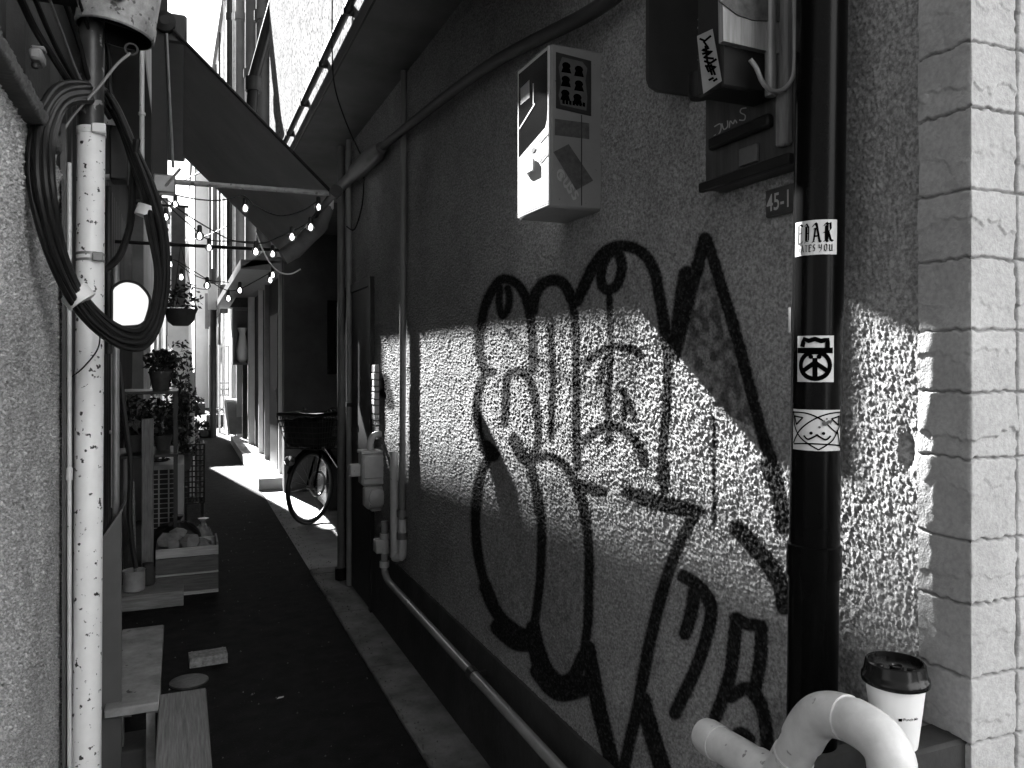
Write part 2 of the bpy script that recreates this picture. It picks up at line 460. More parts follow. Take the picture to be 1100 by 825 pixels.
cs(c8, 19, (652, 132), (620, 190), (590, 260), (566, 330), (545, 410), (525, 500), (506, 600), (486, 700), (456, 830))
cs(c8, 36, (508, 640), (530, 720), (565, 835))
cs(c8, 27, (620, 302), (662, 330), (694, 382), (690, 440), (668, 515), (638, 590), (598, 675)); cs(c8, 22, (650, 345), (642, 400), (624, 458))
cs(c8, 22, (765, 418), (757, 500), (745, 580), (708, 685)); st(c8, 26, (762, 418), (792, 432), (832, 438)); cs(c8, 22, (832, 440), (830, 520), (816, 605))
cs(c8, 22, (748, 630), (795, 608), (830, 650), (845, 720), (850, 795)); cs(c8, 24, (758, 752), (775, 732), (798, 750))
cs(c8, 36, (766, 172), (802, 212), (850, 266), (886, 330), (896, 385)); cs(c8, 24, (850, 0), (880, 80), (892, 170))
# small bird-shaped mark near the far end of the wall
st((0, 0, 1), 5, (414, 408), (416, 420), (420, 436)); st((0, 0, 1), 6, (413, 422), (417, 424))

# ---- the stucco wall: one dense relief mesh
ys = [CORNER_Y + .085]
while ys[-1] < WALL_END: ys.append(ys[-1] + .0021 * max(ys[-1], .9))
ys[-1] = WALL_END
ys = np.array(ys); zs = np.arange(.40, JZ + .02, .0027)
Zg, Yg = np.meshgrid(zs, ys, indexing='ij')
hgt = stucco_height(Yg, Zg) * np.clip(.55 + .9 * (Yg - .95), .55, 1)
dent = np.exp(-(((Yg - .905) / .011) ** 2 + ((Zg - 1.36) / .026) ** 2))          # a knocked-out lump beside the drainpipe
hgt = hgt * (1 - .8 * dent) - .010 * dent
U, V = project(np.full_like(Yg, WX), Yg, Zg)
paint = np.zeros_like(Yg); edge = sample(_f1, Yg, Zg, STEP)
for pts, hw in S:
    P2 = np.array(pts); lo = P2.min(0) - hw - 14; hi = P2.max(0) + hw + 14
    msk = (U > lo[0]) & (U < hi[0]) & (V > lo[1]) & (V < hi[1])
    if not msk.any(): continue
    u_, v_ = U[msk], V[msk]; d = np.full(u_.shape, 1e9)
    for a, c in zip(P2[:-1], P2[1:]):
        e = c - a; L2 = max((e * e).sum(), 1e-9)
        t = np.clip(((u_ - a[0]) * e[0] + (v_ - a[1]) * e[1]) / L2, 0, 1)
        d = np.minimum(d, np.hypot(u_ - a[0] - t * e[0], v_ - a[1] - t * e[1]))
    hw = hw * 1.42 + .3 if hw < 5 else hw * 1.18
    k = np.clip((hw + 2.2 - d) / 3.4, 0, 1) * .96 + (.34 if hw > 5 else .24) * np.exp(-np.maximum(d - hw, 0) / (4.5 if hw > 5 else 3.0))
    paint[msk] = np.maximum(paint[msk], np.minimum(k, .97))
def inside(poly):
    P2 = np.array(poly); r = np.zeros(U.shape, bool); m = (U > P2[:, 0].min()) & (U < P2[:, 0].max()) & (V > P2[:, 1].min()) & (V < P2[:, 1].max())
    u_, v_ = U[m], V[m]; q = np.zeros(u_.shape, bool)
    for (xa, ya_), (xb, yb_) in zip(P2, np.roll(P2, -1, 0)):
        c_ = (ya_ > v_) != (yb_ > v_)
        q ^= c_ & (u_ < (xb - xa) * (v_ - ya_) / ((yb_ - ya_) if yb_ != ya_ else 1e-9) + xa)
    r[m] = q; return r
blot = np.clip(.5 + .5 * sample(_f3, Yg * 4 + .7, Zg * 4 + .3, STEP), 0, 1)
for poly, amt in [([(514, 545), (530, 510), (560, 500), (580, 560), (578, 660), (560, 685), (530, 650)], .3), ([(585, 520), (610, 500), (630, 560), (634, 680), (610, 725), (585, 690), (578, 600)], .3), ([(757, 262), (735, 380), (770, 440), (830, 470), (845, 560), (815, 440)], .75), ([(620, 325), (640, 285), (665, 266), (690, 275), (706, 310), (714, 370), (690, 420), (625, 420)], .28), ([(518, 360), (525, 320), (540, 302), (562, 320), (570, 370), (570, 560), (520, 560)], .22), ([(572, 330), (590, 302), (612, 330), (618, 480), (575, 480)], .22)]:
    m_ = inside(poly); paint[m_] = np.maximum(paint[m_], amt * (.35 + .65 * blot[m_]))
speck = np.clip((edge - .6) * .5, 0, .35)                        # spray misses the far sides of the lumps here and there
paint = np.clip(paint - speck * paint * .3 - .035 * paint * np.clip(sample(_f3, Yg * 6 + .2, Zg * 6 + .9, STEP), 0, 1), 0, 1)
M_stucco = paint_mat('stucco_paint', .30, .2, .004, .9)
grid_object('wall', np.stack([WX - hgt, Yg, Zg], -1), M_stucco, bld, paint)
b = MB(); b.box(WX + .012, 5, CORNER_Y + .05, WALL_END, -.2, JZ + .02)
b.build('wall_core', M_plasterd, bld)
# plinth: smooth rendered base course standing slightly proud, top at z ~ .42
b = MB()
pz = atX(540, 712, WX).z
b.prism([(WX - .012, .86, 0), (WX - .012, WALL_END, 0), (WX - .012, WALL_END, pz), (WX - .012, .86, pz)], (.05, 0, 0))
b.build('plinth', mat('plinth_render', .045, .8, .4, 5, bump=.8, bscale=35), bld)
# split-stone corner cladding
def cladding():
    edges_v = [-190, -110, -30, 43, 114, 202, 276, 354, 422, 494, 582, 651, 730, 801, 880, 960, 1040, 1120, 1210]
    t_c = 1.127
    ez = np.array([EYE - (v - HZ) / F_PX * t_c for v in edges_v])[::-1]
    zz = np.arange(ez[0] + .002, JZ - .01, .0021)
    BW = .096
    aa = np.concatenate([np.arange(-.087, -.004, .0021), [-.003, -.0015, 0, .0015, .003], np.arange(.005, .46, .0021)])
    A, Z = np.meshgrid(aa, zz, indexing='xy')
    n1 = band_noise(1600, 700, .0021, .02, .07, 21); n2 = band_noise(1600, 700, .0021, .06, .25, 22); n3 = band_noise(1600, 700, .0021, .005, .012, 23)
    n1 = n1[:A.shape[0], :A.shape[1]] if A.shape[0] <= 1600 else n1; n2 = n2[:A.shape[0], :A.shape[1]]; n3 = n3[:A.shape[0], :A.shape[1]]
    course = np.clip(np.searchsorted(ez, Z) - 1, 0, len(ez) - 2)
    z0 = ez[course]; z1 = ez[course + 1]; f = (Z - z0) / (z1 - z0)
    col = np.where(A < 0, 0, np.floor(A / BW) + 1).astype(int)
    r = np.random.default_rng(5)
    off = r.uniform(-.0015, .0025, (40, 12)); led = r.uniform(.3, .75, (40, 12)); ledw = r.uniform(.0008, .0034, (40, 12)); tl = r.uniform(-.18, .18, (40, 12))
    # a corner stone wraps both faces: same numbers for col 0 and col 1
    cc = np.where(col == 1, 0, col)
    along = np.where(A < 0, A / .087, (A % BW) / BW)
    ff = f + tl[course, cc] * along * .6 + n2 * .05 + n1 * .03
    h = off[course, cc] * .6 + n1 * .00022 + n2 * .0005 + n3 * .00010
    h += np.where(ff > led[course, cc], 1, 0) * ledw[course, cc] * np.clip(1.6 - 1.6 * ff, 0, 1)
    wob = n1 * .0011
    dz = np.minimum(np.abs(Z - z0 + wob), np.abs(z1 - Z - wob))
    jd = np.clip(1 - dz / .0024, 0, 1)
    av = np.where(A < .02, 9, np.minimum(A % BW, BW - A % BW) + n1 * .0006)
    jv = np.clip(1 - av / .0032, 0, 1)
    h -= .0055 * np.clip(np.maximum(jd, jv) * 1.4, 0, 1)
    rc = .004; X0 = WX - .013; Y0 = CORNER_Y
    nx = np.where(A < -.003, -1, np.where(A > .003, 0, -np.cos((A + .003) / .006 * PI / 2)))
    ny = np.where(A < -.003, 0, np.where(A > .003, -1, -np.sin((A + .003) / .006 * PI / 2)))
    bx = np.where(A < 0, X0, X0 + A) + np.where(np.abs(A) <= .003, (nx + ny + 1) * -.0015, 0)
    by = np.where(A < 0, Y0 - A, Y0)
    P = np.stack([bx + nx * h, by + ny * h, Z], -1)
    return P[:, ::-1], (np.clip(np.maximum(jd, jv) * 1.5, 0, 1) * .7)[:, ::-1]
cl_p, cl_m = cladding()
o = grid_object('corner_cladding', cl_p, paint_mat('split_stone', .39, .14, .10, .85, 7.0, .10), bld, cl_m)
b = MB(); b.box(WX + .44, 6, CORNER_Y - .004, CORNER_Y + .05, 0, JZ); b.box(WX + .004, WX + .44, CORNER_Y + .014, CORNER_Y + .1, 0, JZ)
b.build('street_wall', mat('street_stone', .39, .8, .12, 9, bump=.6, bscale=30), bld)
# jettied upper storey: sunlit plaster over a dark soffit
b = MB(); b.box(JX, 6, CORNER_Y - .03, 7.35, JZ + .085, 6.3); b.build('upper_wall', M_plaster, bld)
b = MB(); b.box(JX - .0, 6, CORNER_Y - .03, 7.35, JZ, JZ + .082); b.build('soffit', mat('soffit_board', .20, .8, .25, 3, bump=.3, bscale=30), bld)
b = MB(); b.box(JX - .012, JX - .002, CORNER_Y - .03, 7.35, JZ - .006, JZ + .05); b.build('drip_edge', M_dark, bld)
b = MB()
zc = EYE + (JX - .03) / .435
b.tube([(JX - .03, .9, zc + .0), (JX - .03, 7.3, zc)], .019, 10)
for k in range(9): b.box(JX - .05, JX - .0, 1.5 + k * .7, 1.52 + k * .7, zc - .022, zc + .022)
b.build('conduit', M_darker, bld)
b = MB(); b.box(JX - .12, 6.1, CORNER_Y - .15, 7.45, 6.3, 6.42); b.build('roof', M_dark, bld)
# door frame and dark door at the far end of the wall
b = MB(); yd0, yd1 = 4.62, 5.5
b.box(WX - .025, WX + .02, yd0, yd0 + .05, 0, 2.0); b.box(WX - .025, WX + .02, yd1 - .05, yd1, 0, 2.0); b.box(WX - .025, WX + .02, yd0 + .05, yd1 - .05, 1.95, 2.0)
df = b.build('door_frame', M_dark, bld)
b = MB(); b.box(WX - .013, WX + .01, yd0 + .052, yd1 - .052, 0.02, 1.948); b.build('door', mat('side_door_paint', .03, .5, .3, 4), bld)
# broken plaster edge with exposed pale blocks beside the door
b = MB(); R_ = random.Random(3); z = atX(402, 470, WX).z
while z < atX(402, 398, WX).z:
    hh = R_.uniform(.03, .055); w = R_.uniform(.055, .085)
    b.rbox(WX - .022 - R_.uniform(0, .008), WX + .01, 4.50, 4.50 + w, z, z + hh - .004, .004); z += hh
b.build('exposed_brick', mat('exposed_brick', .6, .9, .2, 20, bump=.6, bscale=60), bld)

# recess behind the wall end
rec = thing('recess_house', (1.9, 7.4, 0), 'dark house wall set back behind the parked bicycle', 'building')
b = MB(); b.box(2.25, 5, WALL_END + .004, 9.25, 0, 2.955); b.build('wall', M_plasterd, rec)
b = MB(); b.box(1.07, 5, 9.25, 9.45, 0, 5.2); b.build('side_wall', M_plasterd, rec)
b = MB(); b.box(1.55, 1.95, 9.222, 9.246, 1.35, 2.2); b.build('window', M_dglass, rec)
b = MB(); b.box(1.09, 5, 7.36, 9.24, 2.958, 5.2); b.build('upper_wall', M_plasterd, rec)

# ================================================================== BLACK DRAINPIPE
PX_ = WX - .042 - .040; PR = .040
top = atX(883, 0, PX_); bot = atX(873, 700, PX_)
dvec = (top - bot) / (top.z - bot.z)
def pipe_c(z): return bot + dvec * (z - bot.z)
pt = thing('drainpipe', pipe_c(0), 'black gloss drainpipe with three white stickers standing off the stucco wall', 'pipe')
b = MB(); b.tube([pipe_c(-.02), pipe_c(JZ + .01)], PR, 40); b.build('pipe', M_black, pt)
zk = atX(875, 583, PX_).z; zk2 = atX(875, 612, PX_).z
b = MB(); b.tube([pipe_c(zk2 - .01), pipe_c(zk2 - .009), pipe_c(zk - .002), pipe_c(zk)], [PR + .0002, PR + .0035, PR + .0035, PR + .0002], 40, caps=False)
b.build('coupling', M_black, pt)
c = pipe_c(atX(850, 345, PX_).z); dl = Vector((-c.x, -c.y, 0)).normalized(); el_ = Vector((dl.y, -dl.x, 0)); el_ = -el_ if el_.x > 0 else el_
MB().cbox(c + el_ * (PR + .001), (.006, .006, .042)).build('clip', M_grey, pt)
b = MB(); c = pipe_c(.55)
b.tube([c + Vector((0, 0, -.012)), c + Vector((0, 0, .012))], PR + .003, 32); b.box(c.x, WX + .01, c.y + .012, c.y + .03, c.z - .011, c.z + .011)
b.build('bracket', M_black, pt)
def pipe_frame(uc, zc_, r=PR):
    """sticker frame: a, b in metres on the pipe's skin; a=0 faces pixel column uc"""
    def fr(a, bb, lift):
        z = zc_ + bb; c = pipe_c(z); d = Vector((-c.x, -c.y, 0)).normalized(); e = Vector((-d.y, d.x, 0))
        if e.x < 0: e = -e
        cu = project(*c)[0]
        a0 = math.asin(max(-.98, min(.98, (uc - cu) / 28.6)))
        th = a0 + a / r; rr = r + .0006 + lift
        return c + (d * math.cos(th) + e * math.sin(th)) * rr
    return fr
def sticker_sheet(fr, w, h, m, name, label, rot=0.0, seg=20):
    b = MB(); vs = []; 
    for j in range(2):
        for i in range(seg + 1):
            a = (i / seg - .5) * w; bb = (j - .5) * h
            vs.append(fr(a, bb + rot * a, 0))
    b.add(vs, [(i, i + 1, seg + 2 + i, seg + 1 + i) for i in range(seg)], True)
    o = b.build(name, m, pt); o['label'] = label
    return o
# sticker with blackletter writing
def nib(b, pts, fr, lift, w, ang=40):
    n = Vector((math.cos(math.radians(ang)), math.sin(math.radians(ang)))) * w / 2
    sub = []
    for p, q in zip(pts[:-1], pts[1:]):
        p, q = Vector(p), Vector(q); sub += [(p.lerp(q, i / 5), p.lerp(q, (i + 1) / 5)) for i in range(5)]
    for p, q in sub:
        poly = [p + n, p - n, q - n, q + n]
        if (poly[1] - poly[0]).cross(poly[2] - poly[1]) < 0: poly = poly[::-1]
        b.poly2([(x.x, x.y) for x in poly], fr, lift)
        m_ = w * .16
        dd = (q - p).normalized() if (q - p).length > 1e-9 else Vector((1, 0))
        nn = Vector((-dd.y, dd.x)) * m_
        b.poly2([tuple(p + nn), tuple(p - nn), tuple(q - nn), tuple(q + nn)], fr, lift + .00001)
BL = {
 'E': [[(.2, .95), (.2, .06)], [(.1, .93), (.55, .97), (.9, .86)], [(.2, .52), (.75, .56)], [(.05, .06), (.5, .02), (.95, .14)]],
 'D': [[(.24, .86), (.24, .14)], [(.04, .86), (.34, .98), (.66, .78)], [(.66, .8), (.66, .16)], [(.04, .04), (.3, .12), (.66, .12)], [(.40, .84), (.40, .14)], [(.4, .5), (.62, .5)]],
 'A': [[(.06, .80), (.36, .98), (.5, .84)], [(.46, .92), (.76, .10), (.9, .04)], [(.20, .7), (.36, .72)], [(.36, .72), (.2, .12), (.04, .04)], [(.26, .34), (.62, .34)], [(.04, .04), (.28, .1)]],
 'R': [[(.26, .84), (.26, .12)], [(.06, .82), (.34, .98), (.46, .86)], [(.46, .92), (.68, .96), (.72, .66), (.46, .54)], [(.5, .54), (.72, .14), (.94, .08)], [(.06, .06), (.3, .14), (.46, .04)], [(.42, .84), (.42, .12)], [(.06, .5), (.24, .52)]],
 'H': [[(.2, .95), (.2, .05)], [(.2, .55), (.65, .62)], [(.65, .62), (.65, .05)]], 'T': [[(.1, .92), (.8, .86)], [(.45, .9), (.45, .08), (.7, .08)]],
 'S': [[(.75, .85), (.4, .95), (.2, .7), (.7, .4), (.6, .08), (.15, .12)]], 'Y': [[(.15, .95), (.2, .5), (.6, .5)], [(.7, .95), (.65, .2), (.25, -.1)]],
 'O': [[(.2, .8), (.2, .2), (.5, .03)], [(.2, .8), (.5, .97), (.75, .8), (.75, .2), (.5, .03)]], 'U': [[(.2, .92), (.2, .15), (.5, .03)], [(.72, .95), (.72, .08), (.85, .05)]],
}
def blackletter(b, txt, x, y, w, h, fr, thick, lift, gap=.0):
    for ch in txt:
        if ch != ' ':
            for strk in BL[ch]:
                nib(b, [(x + p[0] * w, y + p[1] * h) for p in strk], fr, lift, thick)
        x += w * (.62 if ch == ' ' else 1.0) + gap
def px_w(dv, z_): return dv * 1.29 / F_PX
z1 = (atX(876, 236, PX_ - .03).z + atX(876, 274, PX_ - .03).z) / 2
def f1(u, v, lift):
    z = z1 + (255 - v) * (.0555 / 38.0); c = pipe_c(z); d = Vector((-c.x, -c.y, 0)).normalized(); e = Vector((-d.y, d.x, 0)); e = -e if e.x < 0 else e
    th = math.asin(max(-.99, min(.99, (u - 879.5) / 29.2)))
    return c + (d * math.cos(th) + e * math.sin(th)) * (PR + .0006 + lift)
b = MB(); vs = [f1(854.0 + 45.2 * i / 28, v, 0) for v in (274, 236) for i in range(29)]
b.add(vs, [(i, i + 1, 30 + i, 29 + i) for i in range(28)], True); s1 = b.build('sticker', M_sticker, pt); s1['label'] = 'white sticker with blackletter words EDAR HATES YOU'
b = MB(); k_ = 0
def f1y(u, v, l): return f1(u, -v, l)
for ch, x0_, x1_ in [('E', 857.0, 863.2), ('D', 864.0, 871.4), ('A', 872.2, 883.2), ('R', 884.2, 895.4)]:
    blackletter(b, ch, x0_, -261.5, x1_ - x0_, 22.5, f1y, {'E': 2.0, 'D': 1.7}.get(ch, 2.8), .0007 + k_ * .00002); k_ += 1
for ch, x0_, x1_ in [('H', 857.2, 860.4), ('A', 860.8, 864.4), ('T', 864.8, 868.5), ('E', 868.9, 872.6), ('S', 873.0, 876.9), ('Y', 879.4, 884.2), ('O', 884.8, 889.6), ('U', 890.2, 895.0)]:
    blackletter(b, ch, x0_, -270.6, x1_ - x0_, 8.0, f1y, .9 if x0_ < 866 else 1.3, .0007 + k_ * .00002); k_ += 1
b.build('lettering', M_ink, s1)
# peace-sign sticker
z2 = (atX(876, 360, PX_ - .03).z + atX(876, 411, PX_ - .03).z) / 2
f2 = pipe_frame(875.5, z2)
s2 = sticker_sheet(f2, .0595, .0745, M_sticker, 'sticker', 'white sticker with a hatted peace sign face')
b = MB(); L = .0008
circ = [(.0225 * math.cos(2 * PI * k / 28), -.0105 + .0215 * math.sin(2 * PI * k / 28)) for k in range(29)]
b.ribbon(circ, .0072, f2, L)
b.ribbon([(0, -.001), (0, -.031)], .0075, f2, L + .0001); b.ribbon([(-.019, -.020), (0, -.006)], .0072, f2, L + .0002); b.ribbon([(0, -.006), (.019, -.020)], .0072, f2, L + .0003)
b.ribbon([(-.025, .0135), (.024, .0135)], .009, f2, L + .0004)
b.ribbon([(-.019, .022), (-.0165, .032), (-.009, .029), (0, .032), (.009, .0285), (.0185, .031), (.0185, .014)], .0075, f2, L + .0005)
b.disc2((-.006, .0035), .0036, f2, L + .0006); b.disc2((.006, .0035), .0036, f2, L + .0006)
b.build('drawing', M_ink, s2)
# cat sticker
z3 = (atX(876, 440, PX_ - .03).z + atX(876, 485, PX_ - .03).z) / 2
f3 = pipe_frame(877.5, z3)
s3 = sticker_sheet(f3, .086, .066, M_sticker, 'sticker', 'white sticker with a line drawing of a smiling cat')
b = MB(); lw = .0023
def arc(pts): return [(p[0], p[1]) for p in cat(pts, 6)]
b.ribbon(arc([(-.041, .028), (-.015, .027), (.006, .018), (.024, .002), (.036, -.006)]), lw, f3, L)
b.ribbon(arc([(.041, .029), (.018, .027), (-.004, .018), (-.026, 0), (-.04, -.022)]), lw, f3, L + .0001)
b.ribbon(arc([(-.040, .027), (-.037, .005), (-.024, -.014), (0, -.0295), (.004, -.030), (.024, -.016), (.034, -.001)]), lw, f3, L + .0002)
b.ribbon([(.034, 0), (.039, -.018), (.041, -.028)], lw, f3, L + .0003); b.ribbon(arc([(.042, .027), (.040, .01), (.035, .0)]), lw, f3, L + .0004)
b.ribbon(arc([(-.038, -.024), (-.01, -.0215), (.02, -.0225), (.040, -.025)]), lw, f3, L + .0005)
b.ribbon([(-.037, .022), (-.033, .008), (-.021, .020), (-.037, .0215)], lw, f3, L + .0006); b.ribbon([(.037, .023), (.036, .008), (.022, .019), (.037, .0225)], lw, f3, L + .0007)
b.ribbon(arc([(-.019, -.0095), (-.013, -.0145), (-.003, -.0095), (0, -.007), (.003, -.0095), (.013, -.0145), (.020, -.009)]), lw * 1.2, f3, L + .0008)
b.disc2((-.0085, -.0045), .0026, f3, L + .0009); b.disc2((.0095, -.0045), .0026, f3, L + .0009)
b.build('drawing', M_ink, s3)
b = MB()
for k in range(22):
    a = R_.gauss(.012, .0045); b.disc2((a, .012 + (a - .012) * .5 + R_.gauss(0, .0022)), R_.uniform(.0008, .0026), f3, L + .001 + k * .00002, 8)
b.build('smudge', mat('grey_smudge', .09, .6, .3, 40), s3)

# ================================================================== WHITE WALL BOX (lock box)
bx0, by0, by1 = .899, 1.888, 2.106
bz0, bz1 = atY(591, 222, by0).z, atY(591, 46, by0).z
wb = thing('wall_box', (.97, 1.99, bz0), 'white metal box with black top window and stickered side, on the stucco wall', 'utility box')
b = MB(); b.rbox(bx0, WX + .01, by0, by1, bz0, bz1, .006); b.build('case', mat('box_case_shade_tone', .26, .45, .12, 8, spots=(70, .70, .06)), wb)  # darker than the front panel: the side's shade is put into this colour
MB().rbox(bx0 - .004, bx0 + .001, by0 + .004, by1 - .004, bz0 + .004, bz1 - .004, .002).build('front_panel', mat('white_box_enamel', .70, .4, .05, 8), wb)
bx0 -= .0035
H_ = bz1 - bz0; D_ = by1 - by0
def fF(a, c, l=0): return Vector((bx0 - .0008 - l, by1 - a * D_, bz0 + c * H_))          # front face: a from far to near edge, c up
b = MB(); b.poly2([(.06, .41), (.88, .50), (.93, .54), (.95, .60), (.95, .965), (.06, .965)][::-1], fF); 
b.build('display_window', mat('black_box_window', .012, .12, .2, 3), wb)
b = MB(); b.poly2([(.13, .75), (.42, .755), (.42, .87), (.13, .86)][::-1], lambda a, c, l: fF(a, c, .0006)); b.build('paper_label', mat('paper_label', .35, .6, .2, 20), wb)
b = MB(); b.ribbon([(.1, .6), (.58, .69)], .012, lambda a, c, l: fF(a, c, l), .001); b.ribbon([(.54, .70), (.54, .82)], .02, lambda a, c, l: fF(a, c, l), .0012); b.build('window_trim', M_sticker, wb)
b = MB(); b.rbox(bx0 - .008, bx0 - .001, by1 - .60 * D_, by1 - .32 * D_, bz0 + .26 * H_, bz0 + .345 * H_, .004); b.build('handle', M_white, wb)
b = MB(); b.ribbon([(.72, .43), (.95, .455), (.95, .33), (.74, .30), (.72, .43)], .014, lambda a, c, l: fF(a, c, l), .001)
b.build('hatch_outline', M_dark, wb)
MB().poly2([(.45, .395), (.56, .385), (.62, .405), (.52, .42)][::-1], fF, .001).build('keyhole', M_dark, wb)
MB().ribbon([(.0, .035), (1., .035)], .006, lambda a, c, l: fF(a, c, l), .001).build('bottom_seam', M_dark, wb)
bx0 += .0035; SW = WX - bx0
def fS(a, c, l=0): return Vector((bx0 + a * SW, by0 - .0008 - l, bz0 + c * H_))            # side face: a from front edge to the wall
po = MB().poly2([(.10, .605), (.80, .585), (.80, .93), (.10, .95)], fS).build('poster', mat('dark_poster', .02, .5, .3, 20), wb)
po['label'] = 'dark sticker with a row of printed faces'
b = MB()
b.poly2([(.19, .63), (.70, .615), (.72, .70), (.68, .80), (.72, .88), (.62, .915), (.22, .925), (.15, .86), (.20, .76), (.15, .69)], fS, .0006)
b.build('print', mat('poster_paper', .10, .6, .25, 30), po)
b = MB()
R_ = random.Random(8)
for (ca, cc) in [(.30, .875), (.55, .865), (.29, .79), (.55, .775), (.28, .705), (.52, .69)]:
    b.disc2((ca, cc), .085, fS, .0011, 10, .022)
    b.poly2([(ca - .1, cc - .045), (ca + .1, cc - .045), (ca + .07, cc - .015), (ca - .07, cc - .015)], fS, .0013)
for k in range(7): b.poly2([(.22 + k * .067, .638), (.27 + k * .067, .636), (.27 + k * .067, .662), (.22 + k * .067, .664)], fS, .0012)
b.build('faces', M_ink, po)
st1 = MB().poly2([(.08, .44), (.76, .44), (.76, .54), (.08, .54)], fS).build('sticker', M_grsticker, wb); st1['label'] = 'faded grey rectangular sticker'
st2 = MB().poly2([(.05, .335), (.35, .395), (.84, .185), (.50, .115)][::-1], fS).build('sticker', M_grsticker, wb); st2['label'] = 'grey sticker stuck on at a slant'
b = MB()
def lt(pts, l): b.ribbon([(.10 + (p[0] * .62 + p[1] * .55) * .16, .20 + (p[1] * .55 - p[0] * 0.62) * .066) for p in pts], .02, lambda a, c, q: fS(a, c, q), l)
ring = [(.5 + .5 * math.cos(t), .5 + .55 * math.sin(t)) for t in [.6 + k * .5 for k in range(11)]]
lt(ring, .0010); lt([(.65, .7), (.4, .6), (.45, .3), (.7, .35), (.7, .7)], .0011)
lt([(1.3, 1), (1.3, .2), (1.6, 0), (1.9, .2), (1.9, 1)], .0010)
lt([(2.7, .9), (2.3, 1), (2.2, .7), (2.7, .4), (2.5, 0), (2.1, .1)], .0010); lt([(3.6, .9), (3.2, 1), (3.1, .7), (3.6, .4), (3.4, 0), (3.0, .1)], .0010)
o = b.build('marker_tag', mat('pale_marker', .42, .6, .1, 30), wb)
b = MB(); b.box(bx0 + .60 * SW, bx0 + .615 * SW, by0 - .0012, by0, bz0 + .01, bz0 + .585 * H_); b.build('seam', M_dark, wb)

# ================================================================== ELECTRIC METER (upper right)
em = thing('electric_meter', (.98, 1.22, 1.85), 'dark electricity meter cabinet with a pale wooden cover, scribbles and hanging cable loop', 'electric meter')
ez0 = atX(757, 205, 1.0).z; ya, yb = atX(853, 175, 1.0).y, atX(757, 205, 1.0).y
b = MB(); b.rbox(1.0, WX + .008, ya - .0, yb, ez0, 2.55, .004); b.build('backboard', mat('dark_board', .045, .5, .5, 8, stretch=(10, 10, 1)), em)
b = MB(); b.rbox(.988, 1.001, ya, yb + .006, ez0 - .004, ez0 + .016, .002); b.rbox(.984, .999, ya + .05, yb - .03, ez0 + .075, ez0 + .10, .004); b.build('bottom_rail', M_darker, em)
b = MB(); b.rbox(.991, .9985, atX(812, 180, .99).y, atX(793, 180, .99).y, ez0 + .022, ez0 + .055, .001); b.build('nameplate', mat('grey_tin', .10, .5, .2, 20), em)
b = MB(); b.rbox(.982, .999, ya - .0, ya + .03, ez0 + .03, 2.55, .004); b.build('side_batten', M_woodz, em)
# dark shield plate standing out from the wall
b = MB(); Yp = 1.45; pl = [atY(697, -30, Yp), atY(697, 84, Yp), atY(700, 92, Yp), atY(708, 97.5, Yp), atY(757, 104, Yp), atY(757, -30, Yp)]
pl[-1].z = pl[0].z = 2.4; b.prism(pl, (0, .012, 0)); b.build('shield_plate', mat('shield_metal', .04, .5, .35, 6), em)
# meter body
b = MB(); b.rbox(.87, .999, 1.132, 1.206, 1.98, 2.6, .004); mbdy = b.build('meter_body', M_darker, em)
MB().lathe([(.018, -.05), (.022, -.04), (.022, 0)], (.965, 1.33, 2.08), 16).build('gland', M_darker, mbdy)
c0, c1 = atY(768, 51, 1.12), atY(840, 62, 1.12)
b = MB(); b.prism([(.862, 1.118, 2.052), (.992, 1.118, 2.048), (.992, 1.118, 2.6), (.850, 1.118, 2.6)], (0, .013, 0)); cov = b.build('cover', mat('pale_cover_wood', .26, .6, .4, 5, bump=.3, bscale=30, stretch=(16, 16, 1.0)), em)
b = MB(); pp = [atY(u, v, 1.118) for u, v in [(772, 2), (792, 17), (808, 22), (838, 24), (838, -8), (772, -8)]]
b.prism(pp, (0, -.003, 0)); b.build('torn_label', mat('torn_label', .09, .7, .5, 60), cov)
# slanted white sticker with scribble on the body
def fM(u, v, l):
    p = atX(u, v, .8692); return Vector((p.x - l, p.y, p.z))
sk = MB().poly2([(749, 39), (766, 31), (776, 87), (756, 101)][::-1], fM, .001).build('sticker', mat('meter_sticker', .33, .5, .1, 20), em); sk['label'] = 'white slanted sticker with black scribble'
b = MB()
for k, pts in enumerate([[(753, 42), (758, 44), (764, 39)], [(757, 45), (762, 52), (755, 54), (764, 56)], [(756, 58), (766, 55), (757, 62), (767, 63)], [(758, 66), (764, 68), (770, 64)], [(759, 71), (770, 72), (762, 77), (760, 72)], [(765, 70), (769, 80)], [(763, 86), (767, 84)], [(768, 87), (771, 85)], [(759, 50), (761, 66), (766, 80)]]):
    b.ribbon(pts, 2.4, fM, .0016 + k * .0001)
b.build('scribble', M_ink, sk)
def fB(u, v, l):
    p = atX(u, v, .999); return Vector((p.x - l, p.y, p.z))
b = MB()
for k, pts in enumerate([[(768, 136), (774, 133), (775, 138), (772, 145), (766, 148), (769, 145)], [(776, 133), (778, 139), (782, 136), (782, 130)], [(784, 137), (785, 130), (788, 133), (790, 129), (792, 132)], [(802, 116), (797, 117), (796, 121), (801, 124), (800, 129), (795, 129)]]):
    b.ribbon(cat([(x, y) for x, y in pts], 4) and [(p[0], p[1]) for p in cat(pts, 4)], 1.3, fB, .001 + k * .0001)
o = b.build('chalk_tag', mat('chalk', .42, .7, .1, 30), em)
lp = smooth_path([atY(u, v, 1.10) for u, v in [(806, 64), (813, 74), (819, 88), (828, 97), (840, 97), (850, 86), (853, 66), (853, 30), (852, -30)]], 8)
b = MB(); b.tube(lp, .0042, 10); b.build('cable_loop', mat('pale_flex', .30, .4, .2, 20), em)
